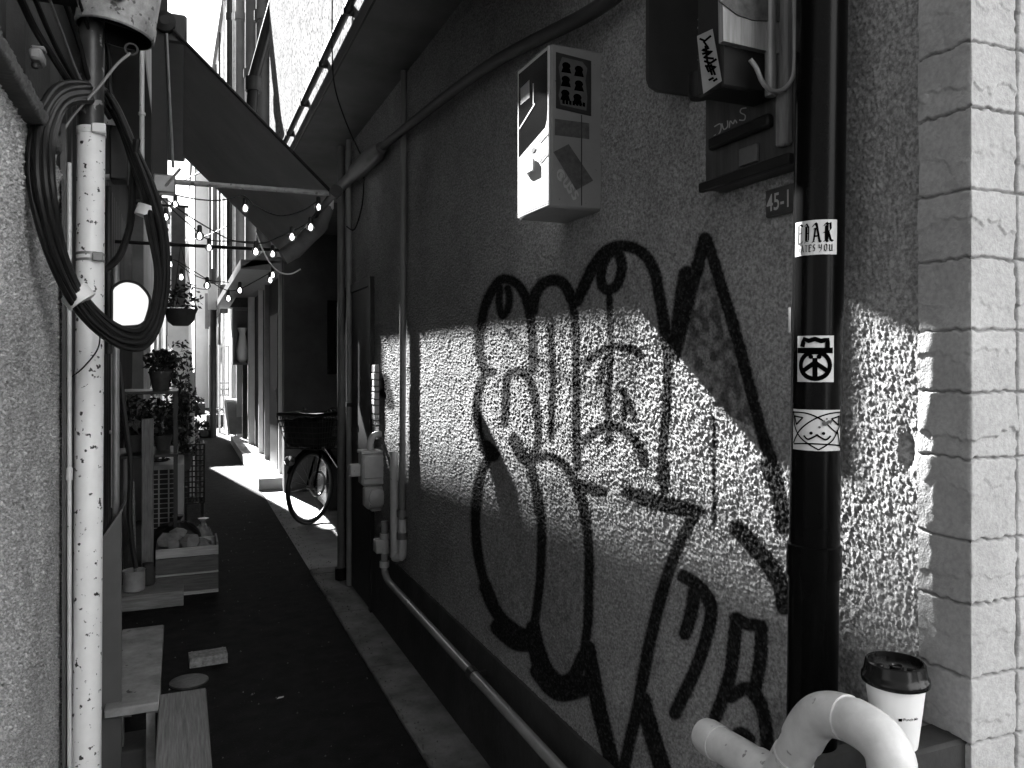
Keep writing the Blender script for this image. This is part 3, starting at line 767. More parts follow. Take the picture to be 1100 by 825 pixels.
b = MB(); b.tube([(.965, ya + .02, 1.97), (.965, ya + .02, 2.6)], .010, 12); b.build('conduit', M_grey, em)

hb_ = thing('added_sun_blocker', (JX + .012, 2.15, JZ), 'added blank dark board, out of view under the overhanging storey, keeping sun off the meter', 'board')  # board and hooks are added out of view to shade the meter
MB().prism([(JX + .004, 1.75, 2.40), (JX + .004, 2.98, 2.915), (JX + .004, 2.98, JZ - .0005), (JX + .004, 1.75, JZ - .0005)], (.016, 0, 0)).build('board', M_dark, hb_)
for yy in (1.8, 2.5): MB().tube([(JX + .012, yy, JZ - .06), (JX + .012, yy, JZ + .004)], .005, 8).build('hook', M_grey, hb_)
# address plate
ap = thing('address_plate', (WX, 1.15, 1.78), 'small dark metal house number plate reading 45-1 beside the drainpipe', 'number plate')
y0p, y1p = 1.04, atX(822, 205, WX - .012).y; zt, zb = atX(824, 204, WX - .012).z, atX(824, 234, WX - .012).z
b = MB(); b.rbox(WX - .012, WX - .004, y0p, y1p, zb, zt, .002); b.build('plate', mat('plate_enamel', .055, .4, .3, 20), ap)
def fA(a, c, l): return Vector((WX - .0125 - l, y1p - .008 - a, zb + c))
text_mesh('45-1', .046, lambda a, c, l: fA(a * .80 - .003, c + .011, l), 'number', mat('plate_white', .45, .5, .1, 20), ap, .0006, 0, .0004)

# ================================================================== WHITE PIPE AND CUP (lower right)
vpX = .86
wp = thing('waste_pipe', (vpX, .85, 0), 'thick white plastic waste pipe with bent elbow in front of the black drainpipe', 'pipe')
cl = [atX(u, v, vpX) for u, v in [(742, 779), (768, 796), (795, 812), (822, 829), (838, 836), (849, 818), (860, 797), (871, 778), (884, 768), (903, 769), (924, 778), (943, 792), (955, 810), (959, 835)]]
end = cl[-1].copy(); cl.append(Vector((vpX, end.y - .001, end.z - .06))); cl.append(Vector((vpX, end.y - .001, .0)))
P_ = smooth_path(cl, 6)
b = MB(); b.tube(P_[6:], .0288, 32); b.build('pipe', M_pvcw, wp)
# sleeves and cap
def sleeve(i0, i1, r, name):
    b = MB(); seg = P_[i0:i1 + 1]
    d0 = (seg[0] - seg[1]).normalized() * .0004; d1 = (seg[-1] - seg[-2]).normalized() * .0004
    b.tube([seg[0] + d0] + seg + [seg[-1] + d1], [.0286] + [r] * len(seg) + [.0286], 32, caps=False); return b.build(name, M_pvcw, wp)
sleeve(16, 32, .0312, 'elbow'); sleeve(37, 56, .0314, 'elbow'); sleeve(58, 78, .0312, 'elbow')
b = MB(); d = (P_[0] - P_[6]).normalized(); c = P_[6]
b.tube([c - d * .012, c + d * .018, c + d * .03, c + d * .038, c + d * .041], [.0306, .0306, .028, .018, .004], 32); b.build('end_cap', M_pvcw, wp)
b = MB(); q = P_[22]; b.box(q.x, WX + .01, q.y - .012, q.y + .012, q.z - .02, q.z + .02); b.build('bracket', M_grey, wp)

cupc = Vector((.934, .826, 0)); cz = .958
sh = solo(MB().rbox(.905, WX - .004, .797, .856, 0, cz - .001, .005), 'ledge', mat('ledge_stone', .02, .8, .3, 12, bump=.5, bscale=60), (.97, .82, 0), 'dark narrow stone ledge holding the paper coffee cup', 'ledge')
cup = thing('coffee_cup', (cupc.x, cupc.y, cz), 'white paper coffee cup with a black lid beside the stone corner', 'cup')
b = MB(); b.lathe([(.0275, .003), (.0285, 0), (.0292, .003), (.0398, .092)], (cupc.x, cupc.y, cz), 48); b.build('cup', mat('white_paper', .72, .5, .03, 10), cup)
b = MB(); b.lathe([(.0405, .086), (.0445, .088), (.0452, .092), (.0445, .097), (.0425, .099), (.0415, .104), (.0395, .116), (.0378, .1175), (.0362, .1165), (.0355, .110), (.020, .1085), (.0001, .1085)], (cupc.x, cupc.y, cz), 48)
ld = b.build('lid', mat('black_lid_plastic', .008, .2, .2, 20, spec=.22), cup)
b = MB(); b.lathe([(.009, .1085), (.0095, .1125), (.0075, .1125), (.0065, .1105), (.0001, .1103)], (cupc.x - .002, cupc.y - .004, cz), 24)
dv = Vector((-cupc.x, -cupc.y, 0)).normalized(); ev = Vector((-dv.y, dv.x, 0)); ev = -ev if ev.x < 0 else ev
for s_ in (-1, 1):
    b.blob(Vector((cupc.x, cupc.y, cz + .1095)) + ev * s_ * .0205 + dv * .004, (.006, .006, .0028), 3, 12, 6, .02)
b.blob(Vector((cupc.x, cupc.y, cz + .1095)) + dv * .022, (.008, .005, .0018), 3, 12, 6, .02)
b.build('lid_detail', MATS['black_lid_plastic'], ld)
def fC(a, c, l):
    r = .0287 + (.0398 - .0287) * (c / .092) + .0004 + l; th = a / .035
    return Vector((cupc.x, cupc.y, cz + c)) + (dv * math.cos(th) + ev * math.sin(th)) * r
b = MB(); b.poly2([(.004, .046), (.0085, .0465), (.0085, .0505), (.004, .050)], fC, .0003); b.build('logo_square', M_ink, cup)
text_mesh('Punch Me', .0056, lambda a, c, l: fC(.0100 + a, .0475 + c, l), 'lettering', M_ink, cup, .0003, 0, .00003)

# ================================================================== PIPES ON THE RIGHT WALL
def pipe_thing(path, r, m, name, label, cat_='pipe', joints=(), jr=1.25, n=16):
    P0 = Vector(path[0]); t = thing(name, P0, label, cat_)
    MB().tube(path, r, n).build('pipe', m, t)
    for (p, q) in joints: MB().tube([p, q], r * jr, n).build('joint', m, t)
    return t
cp = [atX(u, v, 1.0) for u, v in [(700, -45), (640, 10), (520, 74), (425.6, 145.6), (400, 168)]]
MB_ = pipe_thing(smooth_path(cp, 6), .021, mat('ceiling_pipe_grey', .05, .45, .3, 8), 'wall_pipe', 'dark grey pipe running under the soffit along the stucco wall', 'pipe')
e0, e1 = atX(403, 165, .99), atX(372, 195, .99)
el = MB().tube([e0 - (e1 - e0) * .18, e0, e0 + (e1 - e0) * .62, e0 + (e1 - e0) * .66, e1, e1 + (e1 - e0) * .35], [.03, .052, .052, .036, .036, .036], 24).build('elbow', mat('elbow_plastic', .15, .4, .2, 8), MB_)
tpA = atX(434, 76, WX - .024); btA = atX(432, 560, WX - .024); lowA = atX(432, 596, WX - .024)
ga = thing('gas_pipe', (lowA.x, lowA.y, lowA.z), 'tall thin vertical grey pipe on the lit stucco by the gas meter', 'pipe')
MB().tube([btA, tpA], .0165, 16).build('pipe', mat('wall_painted_pipe', .22, .4, .2, 6), ga)
lowB = atX(424, 597, WX - .05)
MB().tube(smooth_path([btA + Vector((0, 0, .01)), lowA + Vector((0, 0, .01)), lowA + Vector((-.01, .02, -.012)), lowB + Vector((0, 0, -.005)), lowB + Vector((0, 0, .05)), atX(423, 485, WX - .05)], 6), .022, 14).build('bend', M_pvc, ga)
for vv in (548, 572): MB().tube([atX(432, vv, WX - .024), atX(432, vv + 7, WX - .024)], .028, 14).build('joint', M_grey, ga)
# low shiny pipe along the plinth with riser
lx = .985
q0, q1 = atX(415, 622, lx), atX(604, 829, lx)
dq = (q1 - q0); q2 = q1 + dq * ((.9 - q1.y) / dq.y)
lp_ = thing('conduit_pipe', (lx, 2.5, 0), 'long shiny grey pipe running low along the dark plinth', 'pipe')
rs = atX(413, 560, lx)
MB().tube(smooth_path([rs, Vector((q0.x, rs.y, q0.z + .06)), q0 + Vector((0, .0, .012)), q0 + dq * .03], 6) + [q0 + dq * .05, q2], .0185, 18).build('pipe', mat('shiny_grey_pipe', .34, .2, .15, 5, metallic=.15), lp_)
jn = q0 + dq * ((atX(508, 727, lx).y - q0.y) / dq.y); dn = dq.normalized()
MB().tube([jn - dn * .022, jn + dn * .022], .0225, 18).build('clamp', M_dark, lp_)
MB().box(jn.x, WX, jn.y - .008, jn.y + .008, jn.z - .006, jn.z + .006).build('bracket', M_dark, lp_)
for vv in (573, 588, 603): MB().tube([atX(413, vv, lx), atX(413, vv + 6, lx)], .026, 14).build('joint', M_pvc, lp_)
MB().rbox(lx - .05, lx + .02, rs.y - .02, rs.y + .05, atX(405, 586, lx).z, atX(405, 572, lx).z, .006).build('valve', M_pvc, lp_)
# doubled uprights at the wall end
for k, (uu, rr, lab, mm) in enumerate([(366.5, .026, 'thick grey upright pipe in front of the door, next to the bicycle', mat('upright_grey', .20, .45, .2, 6)), (375, .018, 'slim upright pipe tight behind the thicker one by the door', mat('upright_pale', .34, .4, .2, 6))]):
    p0 = atX(uu, 606 if k == 0 else 560, WX - .05 if k == 0 else WX - .03); p1 = Vector((p0.x, p0.y, JZ))
    t = thing('upright_pipe', (p0.x, p0.y, 0), lab, 'pipe')
    MB().tube([(p0.x, p0.y, .015), p1], rr, 16).build('pipe', mm, t)
    if k == 0: MB().tube([(p0.x, p0.y, .015), (p0.x, p0.y, .10)], rr * 1.6, 16).build('foot', M_darker, t)
    else: MB().box(p0.x - .02, WX + .01, p0.y - .022, p0.y + .022, 1.2, 1.225).build('clip', M_dark, t)

# gas meter
gm = thing('gas_meter', (.95, 4.45, .8), 'pale grey gas meter with bent pipe hung on the wall end', 'gas meter')
gx = .93; gy = 4.42
A = atY(388, 487, gy); B = atY(421, 520, gy)
b = MB(); b.rbox(A.x, B.x, gy - .02, gy + .09, B.z, A.z, .012); b.rbox(A.x + .008, B.x - .008, gy - .03, gy - .019, B.z + .04, A.z - .012, .006); b.build('case', mat('meter_grey', .55, .5, .15, 12), gm)
A2 = atY(392, 522, gy); B2 = atY(417, 546, gy)
b = MB(); b.rbox(A2.x, B2.x, gy - .012, gy + .08, B2.z, A2.z, .02); b.lathe([(.05, 0), (.05, .02), (.035, .03), (.001, .032)], ((A2.x + B2.x) / 2, gy - .012, (A2.z + B2.z) / 2), 20, Matrix.Rotation(PI / 2, 3, 'X')); b.build('regulator', M_pvc, gm)
b = MB(); b.rbox(A.x - .005, B.x + .004, gy - .024, gy + .094, A.z - .006, A.z + .014, .004); MB().rbox(A.x - .06, A.x - .0, gy, gy + .05, A.z - .13, A.z - .06, .006).build('side_valve', M_pvc, gm)
b.build('flange', M_pvc, gm)
for q in (.25, .75): MB().tube([(A.x + (B.x - A.x) * q, gy + .02, B.z - .02), (A.x + (B.x - A.x) * q, gy + .02, B.z + .01)], .016, 10).build('union_nut', M_pvc, gm)
pa = [Vector((A.x + .06, gy + .03, A.z)), Vector((A.x + .06, gy + .03, A.z + .06)), Vector((A.x + .09, gy + .03, A.z + .10)), Vector((B.x, gy + .03, A.z + .085)), Vector((B.x + .03, gy + .03, A.z + .02)), Vector((B.x + .03, gy + .03, B.z - .16))]
b = MB(); b.tube(smooth_path(pa, 7), .019, 14); b.build('inlet_pipe', M_pvc, gm)
b = MB(); b.rbox((A2.x + B2.x) / 2 - .03, (A2.x + B2.x) / 2 + .03, gy, gy + .06, B2.z - .012, B2.z - .0005, .004); b.build('drain_plug', M_pvc, gm)

# ================================================================== LEFT SIDE
lb = thing('corner_house', (-.6, 2, 0), 'rough grey stucco house wall on the left at the alley mouth', 'building')
ysl = np.arange(1.15, 2.80, .0034); zsl = np.arange(-.01, 2.06, .0034)
Zl, Yl = np.meshgrid(zsl, ysl, indexing='ij')
grid_object('wall', np.stack([LX + stucco_height((Yl + 3.1) * .75, Zl * .75 + .4, 2.3), Yl, Zl], -1)[:, ::-1], paint_mat('left_stucco', .34, .3, .01, .8), lb, np.zeros_like(Yl))
b = MB(); b.box(-4, LX - .012, 1.15, 2.8, -.1, 2.06); b.box(-4, LX - .16, 1.15, 2.8, 2.06, 5.0); b.build('wall_core', M_plasterd, lb)
b = MB(); b.box(-4, -.06, .7, 2.0, 2.50, 2.56); b.box(-4, -.27, 2.0, 2.55, 2.505, 2.555); b.build('eave', M_darker, lb)
b = MB(); b.add([(LX + .012, 2.60, 0), (LX + .012, 2.795, 0), (LX + .012, 2.795, 2.03), (LX + .012, 2.60, 2.03)], [(0, 1, 2, 3)])
b.box(LX + .002, LX + .014, 2.66, 2.68, 0, 2.2); b.build('edge_trim', mat('trim_grey', .09, .7, .2, 5), lb)
# sloping dark board + fascia under the eave at top left
yf = np.arange(1.15, 2.37, .005); prof = [(LX - .15, 2.045), (LX + .035, 2.040), (LX + .04, 2.045)] + [(LX + .04, 2.045 + .006 * k) for k in range(1, 6)] + [(LX + .035, 2.08), (LX - .15, 2.10)]
Pf = np.zeros((len(yf), len(prof), 3))
for i, (px, pz_) in enumerate(prof):
    hh = stucco_height(yf + .7, np.full_like(yf, pz_ + .03 * i), 1.3); Pf[:, i] = np.stack([px + hh, yf, pz_ + hh * .4], -1)
grid_object('ledge', Pf, mat('fascia_plaster', .07, .85, .3, 10, bump=.6, bscale=60), lb)

ll = thing('left_house', (-.6, 4.9, 0), 'dark cluttered house front with sheet cladding along the left of the alley', 'building')
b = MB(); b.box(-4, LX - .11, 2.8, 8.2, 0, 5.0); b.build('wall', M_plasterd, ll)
b = MB(); n = 30                                                       # corrugated sheets
for k in range(n):
    y = 3.3 + k * .16; b.prism([(LX - .11, y, 0), (LX - .085, y + .04, 0), (LX - .085, y + .09, 0), (LX - .11, y + .13, 0)], (0, 0, 2.6))
b.build('cladding', mat('sheet_cladding', .035, .5, .3, 5, stretch=(4, 4, .6)), ll)
b = MB(); b.box(-1.2, LX + .16, 2.92, 8.2, 3.02, 3.09); b.build('eave', M_darker, ll)

lf = thing('tall_house', (-1.5, 12, 0), 'tall dark house further along the left side of the alley', 'building')
b = MB(); b.box(-5, LX, 8.2, 15.9, 0, 6.08); b.build('wall', mat('tall_house_render', .22, .8, .25, 3, bump=.4), lf)
for k in range(3):
    fr_ = MB().box(LX - .02, LX + .03, 9 + k * 2.2, 10.1 + k * 2.2, 1.0, 2.1).build('window_frame', M_panelw, lf)
    MB().box(LX + .028, LX + .034, 9.05 + k * 2.2, 10.05 + k * 2.2, 1.05, 2.05).build('pane', M_dglass, fr_)
b = MB(); b.prism([(LX + .05, 8.21, 6.085), (LX + .05, 15.95, 6.085), (LX + .05, 15.95, 6.17), (LX + .05, 8.21, 6.52)], (-5, 0, 0)); b.build('roof', M_dark, lf)
lw_ = thing('low_house', (-1.5, 22, 0), 'low white house beyond the tall one on the left', 'building')
b = MB(); b.box(-5, LX, 15.9, 19.4, 0, 2.75); b.build('wall', M_plastw, lw_)
b = MB(); b.box(-5, LX + .04, 15.97, 19.42, 2.75, 2.83); b.build('roof', M_dark, lw_)
md = thing('grey_house', (-1.5, 21, 0), 'grey two storey house behind the low white one on the left', 'building')
MB().box(-5, LX, 19.45, 22.6, 0, 5.1).build('wall', M_plasterd, md); MB().box(-5, LX + .05, 19.43, 22.65, 5.1, 5.18).build('roof', M_dark, md); MB().box(LX + .002, LX + .02, 20.2, 21.1, 1, 2.1).build('window', M_dglass, md)
sd_ = thing('garden_wall', (-.6, 28, 0), 'low white garden wall at the far left of the alley', 'wall')
MB().box(-.7, LX, 22.7, 41, 0, 1.9).build('wall', M_plastw, sd_); MB().box(-.74, LX + .03, 22.7, 41, 1.9, 1.96).build('coping', M_concrete, sd_)

# spotted pole with drum, coil of cable
pc0, pc1 = atX(93, 800, -.262), atX(98, 140, -.262)
dp = (pc1 - pc0) / (pc1.z - pc0.z)
def pole(z): return pc0 + dp * (z - pc0.z)
up_ = thing('utility_pole', pole(0), 'white chipped round pole with rusty drum on top by the left wall', 'pole')
zs_ = pc1.z
b = MB(); b.tube([pole(-.01), pole(zs_)], .040, 28); b.build('lower_shaft', M_pole, up_)
b = MB(); b.tube([pole(zs_ - .01), pole(zs_ + .36)], .036, 28); b.build('upper_shaft', mat('blackened_paint', .035, .4, .5, 14, spots=(30, .62, .22)), up_)
b = MB(); b.tube([pole(zs_ - .018), pole(zs_ + .004)], .0425, 28); b.rbox(pole(zs_).x + .005, pole(zs_).x + .045, pole(zs_).y - .055, pole(zs_).y - .03, zs_ - .018, zs_ + .012, .003); b.build('clamp', M_white, up_)
zz = atX(95, 275, -.262).z
b = MB()
for d in (-.014, .006): b.tube([pole(zz + d), pole(zz + d + .008)], .0415, 28)
b.rbox(pole(zz).x + .01, pole(zz).x + .04, pole(zz).y - .056, pole(zz).y - .036, zz - .014, zz + .014, .003); b.build('band', M_grey, up_)
dz0 = EYE + (HZ - 36) / F_PX * 2.53
cD = pole(dz0); cD.x += .065
Md = Matrix.Rotation(math.radians(9), 3, 'Y'); cD = Vector((cD.x, cD.y, dz0))
b = MB(); b.lathe([(.109, .0), (.113, 0.0), (.117, .004), (.117, .045), (.1135, .05), (.1135, .42)], cD, 40, Md)
b.f = b.f[:-2]; b.sm = b.sm[:-2]
drm = b.build('drum', M_rust, up_)
b = MB(); b.lathe([(.106, .42), (.109, .001)], cD, 40, Md); b.f = b.f[:-2]; b.sm = b.sm[:-2]; b.lathe([(.105, .16), (.0001, .16)], cD, 40, Md); b.build('lining', M_darker, drm)
MB().tube([cD + Vector((-.08, -.05, .03)), cD + Vector((.07, -.05, .0))], .004, 8).build('cross_bar', M_dark, drm)
MB().tube([cD + Vector((-.03, -.06, .09)), cD + Vector((-.03, -.06, .01))], .006, 8).build('rod', M_dark, drm)
MB().tube([cD + Vector((.05, -.05, -.06 + .018 * math.sin(2 * PI * k / 16)))* 1 + Vector((.018 * math.cos(2 * PI * k / 16), 0, 0)) for k in range(16)], .004, 6, closed=True).build('ring', M_dark, drm)
b = MB(); b.lathe([(.03, 0), (.03, .02), (.001, .025)], cD + Md @ Vector((.0, -.116, .09)), 16, Matrix.Rotation(PI / 2, 3, 'X')); b.build('boss', M_rust, drm)

cc_ = thing('cable_coil', (pole(1.8).x + .03, pole(1.8).y - .09, 1.5), 'big coil of black cable hung on the white pole', 'cable')
yC = pole(1.8).y - .075
loop_px = [(108, 100), (70, 100), (47, 130), (40, 180), (48, 235), (66, 290), (92, 335), (125, 362), (152, 366), (168, 345), (175, 300), (172, 250), (160, 205), (144, 165), (125, 120)]
base = [atY(u, v, y_) for (u, v), y_ in zip(loop_px, [2.93, 2.45, 2.15, 2.07, 2.08, 2.15, 2.30, 2.45, 2.55, 2.6, 2.66, 2.7, 2.76, 2.84, 2.92])]
R_ = random.Random(12)
ctr = sum(base, Vector()) / len(base)
nb_ = 15
for k in range(nb_):
    a = 2.4 * k; rr_ = .027 * math.sqrt((k + .5) / nb_); pts = []
    for i, p in enumerate(base):
        rad = (p - ctr); rad.y = 0; rad.normalize()
        spread = 1.1 if i in (0, 1, 2, 13, 14) else 1.0
        pts.append(p + rad * (rr_ * math.cos(a) * spread + R_.uniform(-.004, .004) - .008) + Vector((0, rr_ * math.sin(a) + R_.uniform(-.004, .004), 0)))
    MB().tube(smooth_path(pts, 5, closed=True), .0088, 9, closed=True).build('strand', M_cable, cc_)
for (u, v, ang) in [(84, 319, -52), (159, 228, 72)]:
    c = atY(u, v, 2.25 if u < 100 else 2.74); a = math.radians(ang); d = Vector((math.cos(a), 0, math.sin(a)))
    MB().tube([c - d * .017, c + d * .017], .036, 18).build('tape', M_sticker, cc_)
# loose thin leads around the pole
def lead(pts, Y, r, m, name, label):
    p = smooth_path([atY(u, v, Y) for u, v in pts], 8)
    return solo(MB().tube(p, r, 8), name, m, p[0], label, 'cable')
lead([(140, 57), (125, 70), (105, 95), (82, 120), (66, 145), (58, 175)], yC - .03, .0045, M_grey, 'lead', 'grey lead crossing in front of the upper pole from the drum')
lead([(107, 345), (106, 372), (92, 392), (78, 404), (67, 407), (63, 403)], yC - .02, .0022, M_cable, 'wire_end', 'thin loose black wire end curling below the coil')
lead([(0, 226), (20, 220), (38, 206)], 2.3, .0022, M_cable, 'wire', 'thin black wire crossing the left stucco wall')
lead([(147, 150), (143, 190), (140, 240), (128, 275), (112, 290)], yC + .12, .011, M_cable, 'hose', 'thick black hose hanging behind the white pole')
# white plate behind the coil
rp = thing('sign_plate', atY(140, 350, 3.1), 'white rounded blank sign with added glow behind the coil of cable', 'sign')
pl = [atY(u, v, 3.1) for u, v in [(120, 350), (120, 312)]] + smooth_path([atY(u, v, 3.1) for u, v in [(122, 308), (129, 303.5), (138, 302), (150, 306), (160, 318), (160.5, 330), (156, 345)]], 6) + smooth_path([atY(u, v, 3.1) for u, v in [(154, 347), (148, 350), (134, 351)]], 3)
MB().prism(pl, (0, .02, 0)).build('plate', glow_mat('sign_face_added_glow', 1.0, .07), rp)  # plain white plate, no lamp; the glow is added to make it bright
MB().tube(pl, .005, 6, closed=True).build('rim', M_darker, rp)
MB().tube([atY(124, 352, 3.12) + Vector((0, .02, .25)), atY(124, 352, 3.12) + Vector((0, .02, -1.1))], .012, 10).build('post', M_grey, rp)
# cables and boxes under the eave at top left
R_ = random.Random(5)
labs = ['thickest cable of the tangle under the left eave', 'cable sagging lowest under the left eave', 'thin pale cable slanting under the left eave', 'black cable nearest the drum under the left eave', 'thin dark cable high under the left eave', 'short black cable against the left fascia']
for k in range(6):
    u0 = 20 + 16 * k; u1 = 60 + 12 * k
    p = smooth_path([atY(u0 - 6, -20, 2.2 + .12 * k), atY(u0 + 16, 28 + 5 * k, 2.35 + .12 * k), atY(u1, 66 + 7 * k, 2.55 + .08 * k), atY(u1 + 22, 100 + 9 * k, 2.72 + .06 * k)], 6)
    solo(MB().tube(p, [.010, .007, .004, .008, .005, .007][k], 8) if False else MB().tube(p, [.010, .007, .004, .008, .005, .007][k], 8), 'overhead_cable', M_grey if k == 2 else M_cable, p[0], labs[k], 'cable', 'cables under the left eave')
jb = thing('junction_box', atX(38, 62, -.28), 'small grey insulator clamp below the left eave', 'electrical box')
a_ = atX(38, 62, -.28)
b = MB(); b.rbox(a_.x - .008, a_.x + .016, a_.y - .03, a_.y + .03, a_.z - .012, a_.z + .012, .005); b.rbox(a_.x - .006, a_.x + .02, a_.y - .02, a_.y + .012, a_.z + .0125, a_.z + .02, .003); b.build('body', mat('dull_clamp', .16, .5, .3, 20), jb)
MB().lathe([(.006, -.022), (.008, -.018), (.008, -.0125)], a_, 14).build('stud', M_dark, jb)
# box behind the pole
kb = thing('switch_box', atY(130, 190, 3.0), 'dark switch box fixed behind the upper pole', 'electrical box')
A, B = atY(118, 130, 3.02), atY(138, 195, 3.02)
MB().rbox(A.x, B.x, 3.0, 3.1, B.z, A.z, .006).build('case', M_dark, kb); MB().rbox(A.x + .02, B.x - .02, 2.985, 2.999, A.z - .02, A.z + .03, .004).build('lid', M_grey, kb)
MB().rbox(A.x - .02, A.x + .03, 2.99, 2.998, A.z - .02, A.z + .045, .003).build('porcelain_fuse', M_white, kb)
# pale uprights on the left front
for (u0, v0, v1, Y, rr, mm, lab) in [(152, 50, 192, 3.75, .010, M_pvc, 'slim pale pipe hanging high behind the cable coil'), (122, 380, 545, 3.95, .013, mat('pale_left_pipe', .55, .4, .1, 6), 'pale vertical pipe in the left shadow behind the white pole'), (74, 175, 830, 2.66, .006, M_pvc, 'thin pale pipe hugging the left wall beside the white pole'), (116, 200, 380, 3.3, .012, M_dark, 'dark vertical pipe right behind the white pole')]:
    p, q = atY(u0, v0, Y), atY(u0 + .5, v1, Y); p.x = q.x
    t = thing('vertical_pipe', q, lab, 'pipe'); MB().tube([q, p], rr, 12).build('pipe', mm, t)
    MB().tube([q.lerp(p, .48), q.lerp(p, .5)], rr * 1.5, 12).build('joint', mm, t)
# grey cabinet
cb = thing('partition_panel', (-.25, 2.96, 0), 'grey upright metal panel with slanted top edge behind the white pole', 'panel')
q0, q1 = atY(104, 592, 2.95), atY(130.5, 549, 2.95)
pp = [Vector((LX - .1, 2.95, 0.0)), Vector((q1.x, 2.95, 0.0)), q1, q0, Vector((LX - .1, 2.95, q0.z - .02))]
MB().prism(pp, (0, .02, 0)).build('sheet', mat('panel_paint', .07, .6, .2, 5), cb)
MB().prism([q0 + Vector((-.004, -.004, .001)), q1 + Vector((.004, -.004, .001)), q1 + Vector((.004, -.004, .012)), q0 + Vector((-.004, -.004, .012))], (0, .22, 0)).build('ledge', mat('panel_top', .10, .6, .2, 5), cb)

# wooden benches
def bench(x0, x1, y0, y1, z, lab, m):
    t = thing('bench', ((x0 + x1) / 2, (y0 + y1) / 2, 0), lab, 'bench', 'low wooden benches on the left')
    MB().rbox(x0, x1, y0, y1, z - .03, z, .004).build('seat', m, t)
    for xx in (x0 + .012, x1 - .04):
        for yy in ((y0 + .03, y1 - .06) if xx > x0 + .05 else (y0 + .3, y1 - .06)): MB().box(xx, xx + .028, yy, yy + .04, 0.006, z - .03).build('leg', m, t)
    return t
zb_ = .36
a0, a1, a2 = atZ(131, 676, zb_), atZ(176, 675, zb_), atZ(173, 754, zb_)
bench(a0.x, a1.x, a2.y, a0.y, zb_, 'short low bench with pale stained and knotted top, behind the longer plank bench', mat('stained_board', .21, .75, .5, 9, spots=(22, .66, .04), bump=.5, bscale=35))
c0, c1 = atZ(171, 746, zb_ - .02), atZ(222, 745, zb_ - .02)
bench(c0.x, c1.x, 1.95, c0.y, zb_ - .02, 'plank bench with straight dark grain, nearest to the viewer', mat('plank_board', .17, .65, .5, 5, stretch=(30, 1.2, 10), bump=.3, bscale=20))
br = atZ(148, 790, .1)
solo(MB().rbox(br.x - .07, br.x + .03, br.y - .12, br.y + .05, .006, .1, .006), 'concrete_block', M_conc_dark, (br.x - .02, br.y, .006), 'small grey concrete block under the short bench', 'block')

# crate of rubble
t0, t1 = atZ(167, 643, .006), atZ(235, 638, .006)
ck = thing('crate', ((t0.x + t1.x) / 2, t0.y + .15, .006), 'wooden crate filled with broken stones on the left of the road', 'crate')
x0, x1, y0, y1 = t0.x, t1.x, t0.y, t0.y + .30; zh = .31
for nm, z0, z1 in (('slat', .03, .132), ('thin_rail', .136, .148), ('slat', .152, .248), ('rail', .252, zh)):
    m_ = mat('dark_slat', .09, .7, .4, 7, stretch=(1.2, 14, 14)) if nm == 'slat' else mat('pale_slat', .42, .7, .25, 7, stretch=(1.2, 14, 14))
    MB().rbox(x0, x1, y0, y0 + .012, z0, z1, .002).build(nm, m_, ck)
    MB().rbox(x0, x1, y1 - .012, y1, z0, z1, .002).build(nm, m_, ck)
MB().rbox(x0, x0 + .012, y0 + .013, y1 - .013, .03, zh, .002).build('end_panel', M_woodx, ck); MB().rbox(x1 - .012, x1, y0 + .013, y1 - .013, .03, zh + .02, .002).build('end_panel', M_woodx, ck)
MB().rbox(x0, x1, y0 - .004, y1, .008, .028, .002).build('bottom_rail', MATS['pale_slat'], ck)
MB().box(x0 + .014, x1 - .014, y0 + .014, y1 - .014, .03, .22).build('filling', M_conc_dark, ck)
R_ = random.Random(9)
for k, (dx, dy, dz, s_) in enumerate([(.09, .1, .335, .075), (.20, .13, .315, .07), (.29, .1, .27, .05), (.12, .22, .30, .06), (.27, .21, .28, .06), (.05, .22, .27, .05), (.13, .15, .375, .05)]):
    solo(MB().blob((x0 + dx, y0 + dy, dz), (s_, s_ * .9, s_ * .75), 30 + k, 7, 5, .3, flat=True), 'stone', M_stone, (x0 + dx, y0 + dy, dz - s_ * .6), 'broken stone lying in the wooden crate', 'stone', 'broken stones in the crate')
# tin pot and jar by the cabinet
p = atZ(144, 634, .10)
tp = thing('tin_pot', (p.x, p.y, .10), 'round pale tin pot standing on a dark board left of the crate', 'pot')
MB().lathe([(.055, 0), (.062, .005), (.062, .12), (.066, .125), (.06, .125), (.056, .03), (.0001, .03)], p, 24).build('body', mat('tin', .32, .45, .25, 12), tp)
MB().tube([(p.x + .01, p.y - .01, .13), (p.x - .01, p.y + .1, .75)], .008, 8).build('stake', M_wood, tp)
p2 = atZ(159, 628, .10)
solo(MB().lathe([(.035, 0), (.042, .01), (.042, .10), (.03, .12), (.032, .135), (.0001, .135)], p2, 18), 'jar', M_terra, p2, 'small clay jar between the tin pot and the crate', 'jar')
solo(MB().rbox(p.x - .1, p.x + .28, p.y - .12, p.y + .16, .006, .098, .004), 'board', M_woodx, (p.x, p.y, .006), 'dark wooden board under the tin pot', 'board')
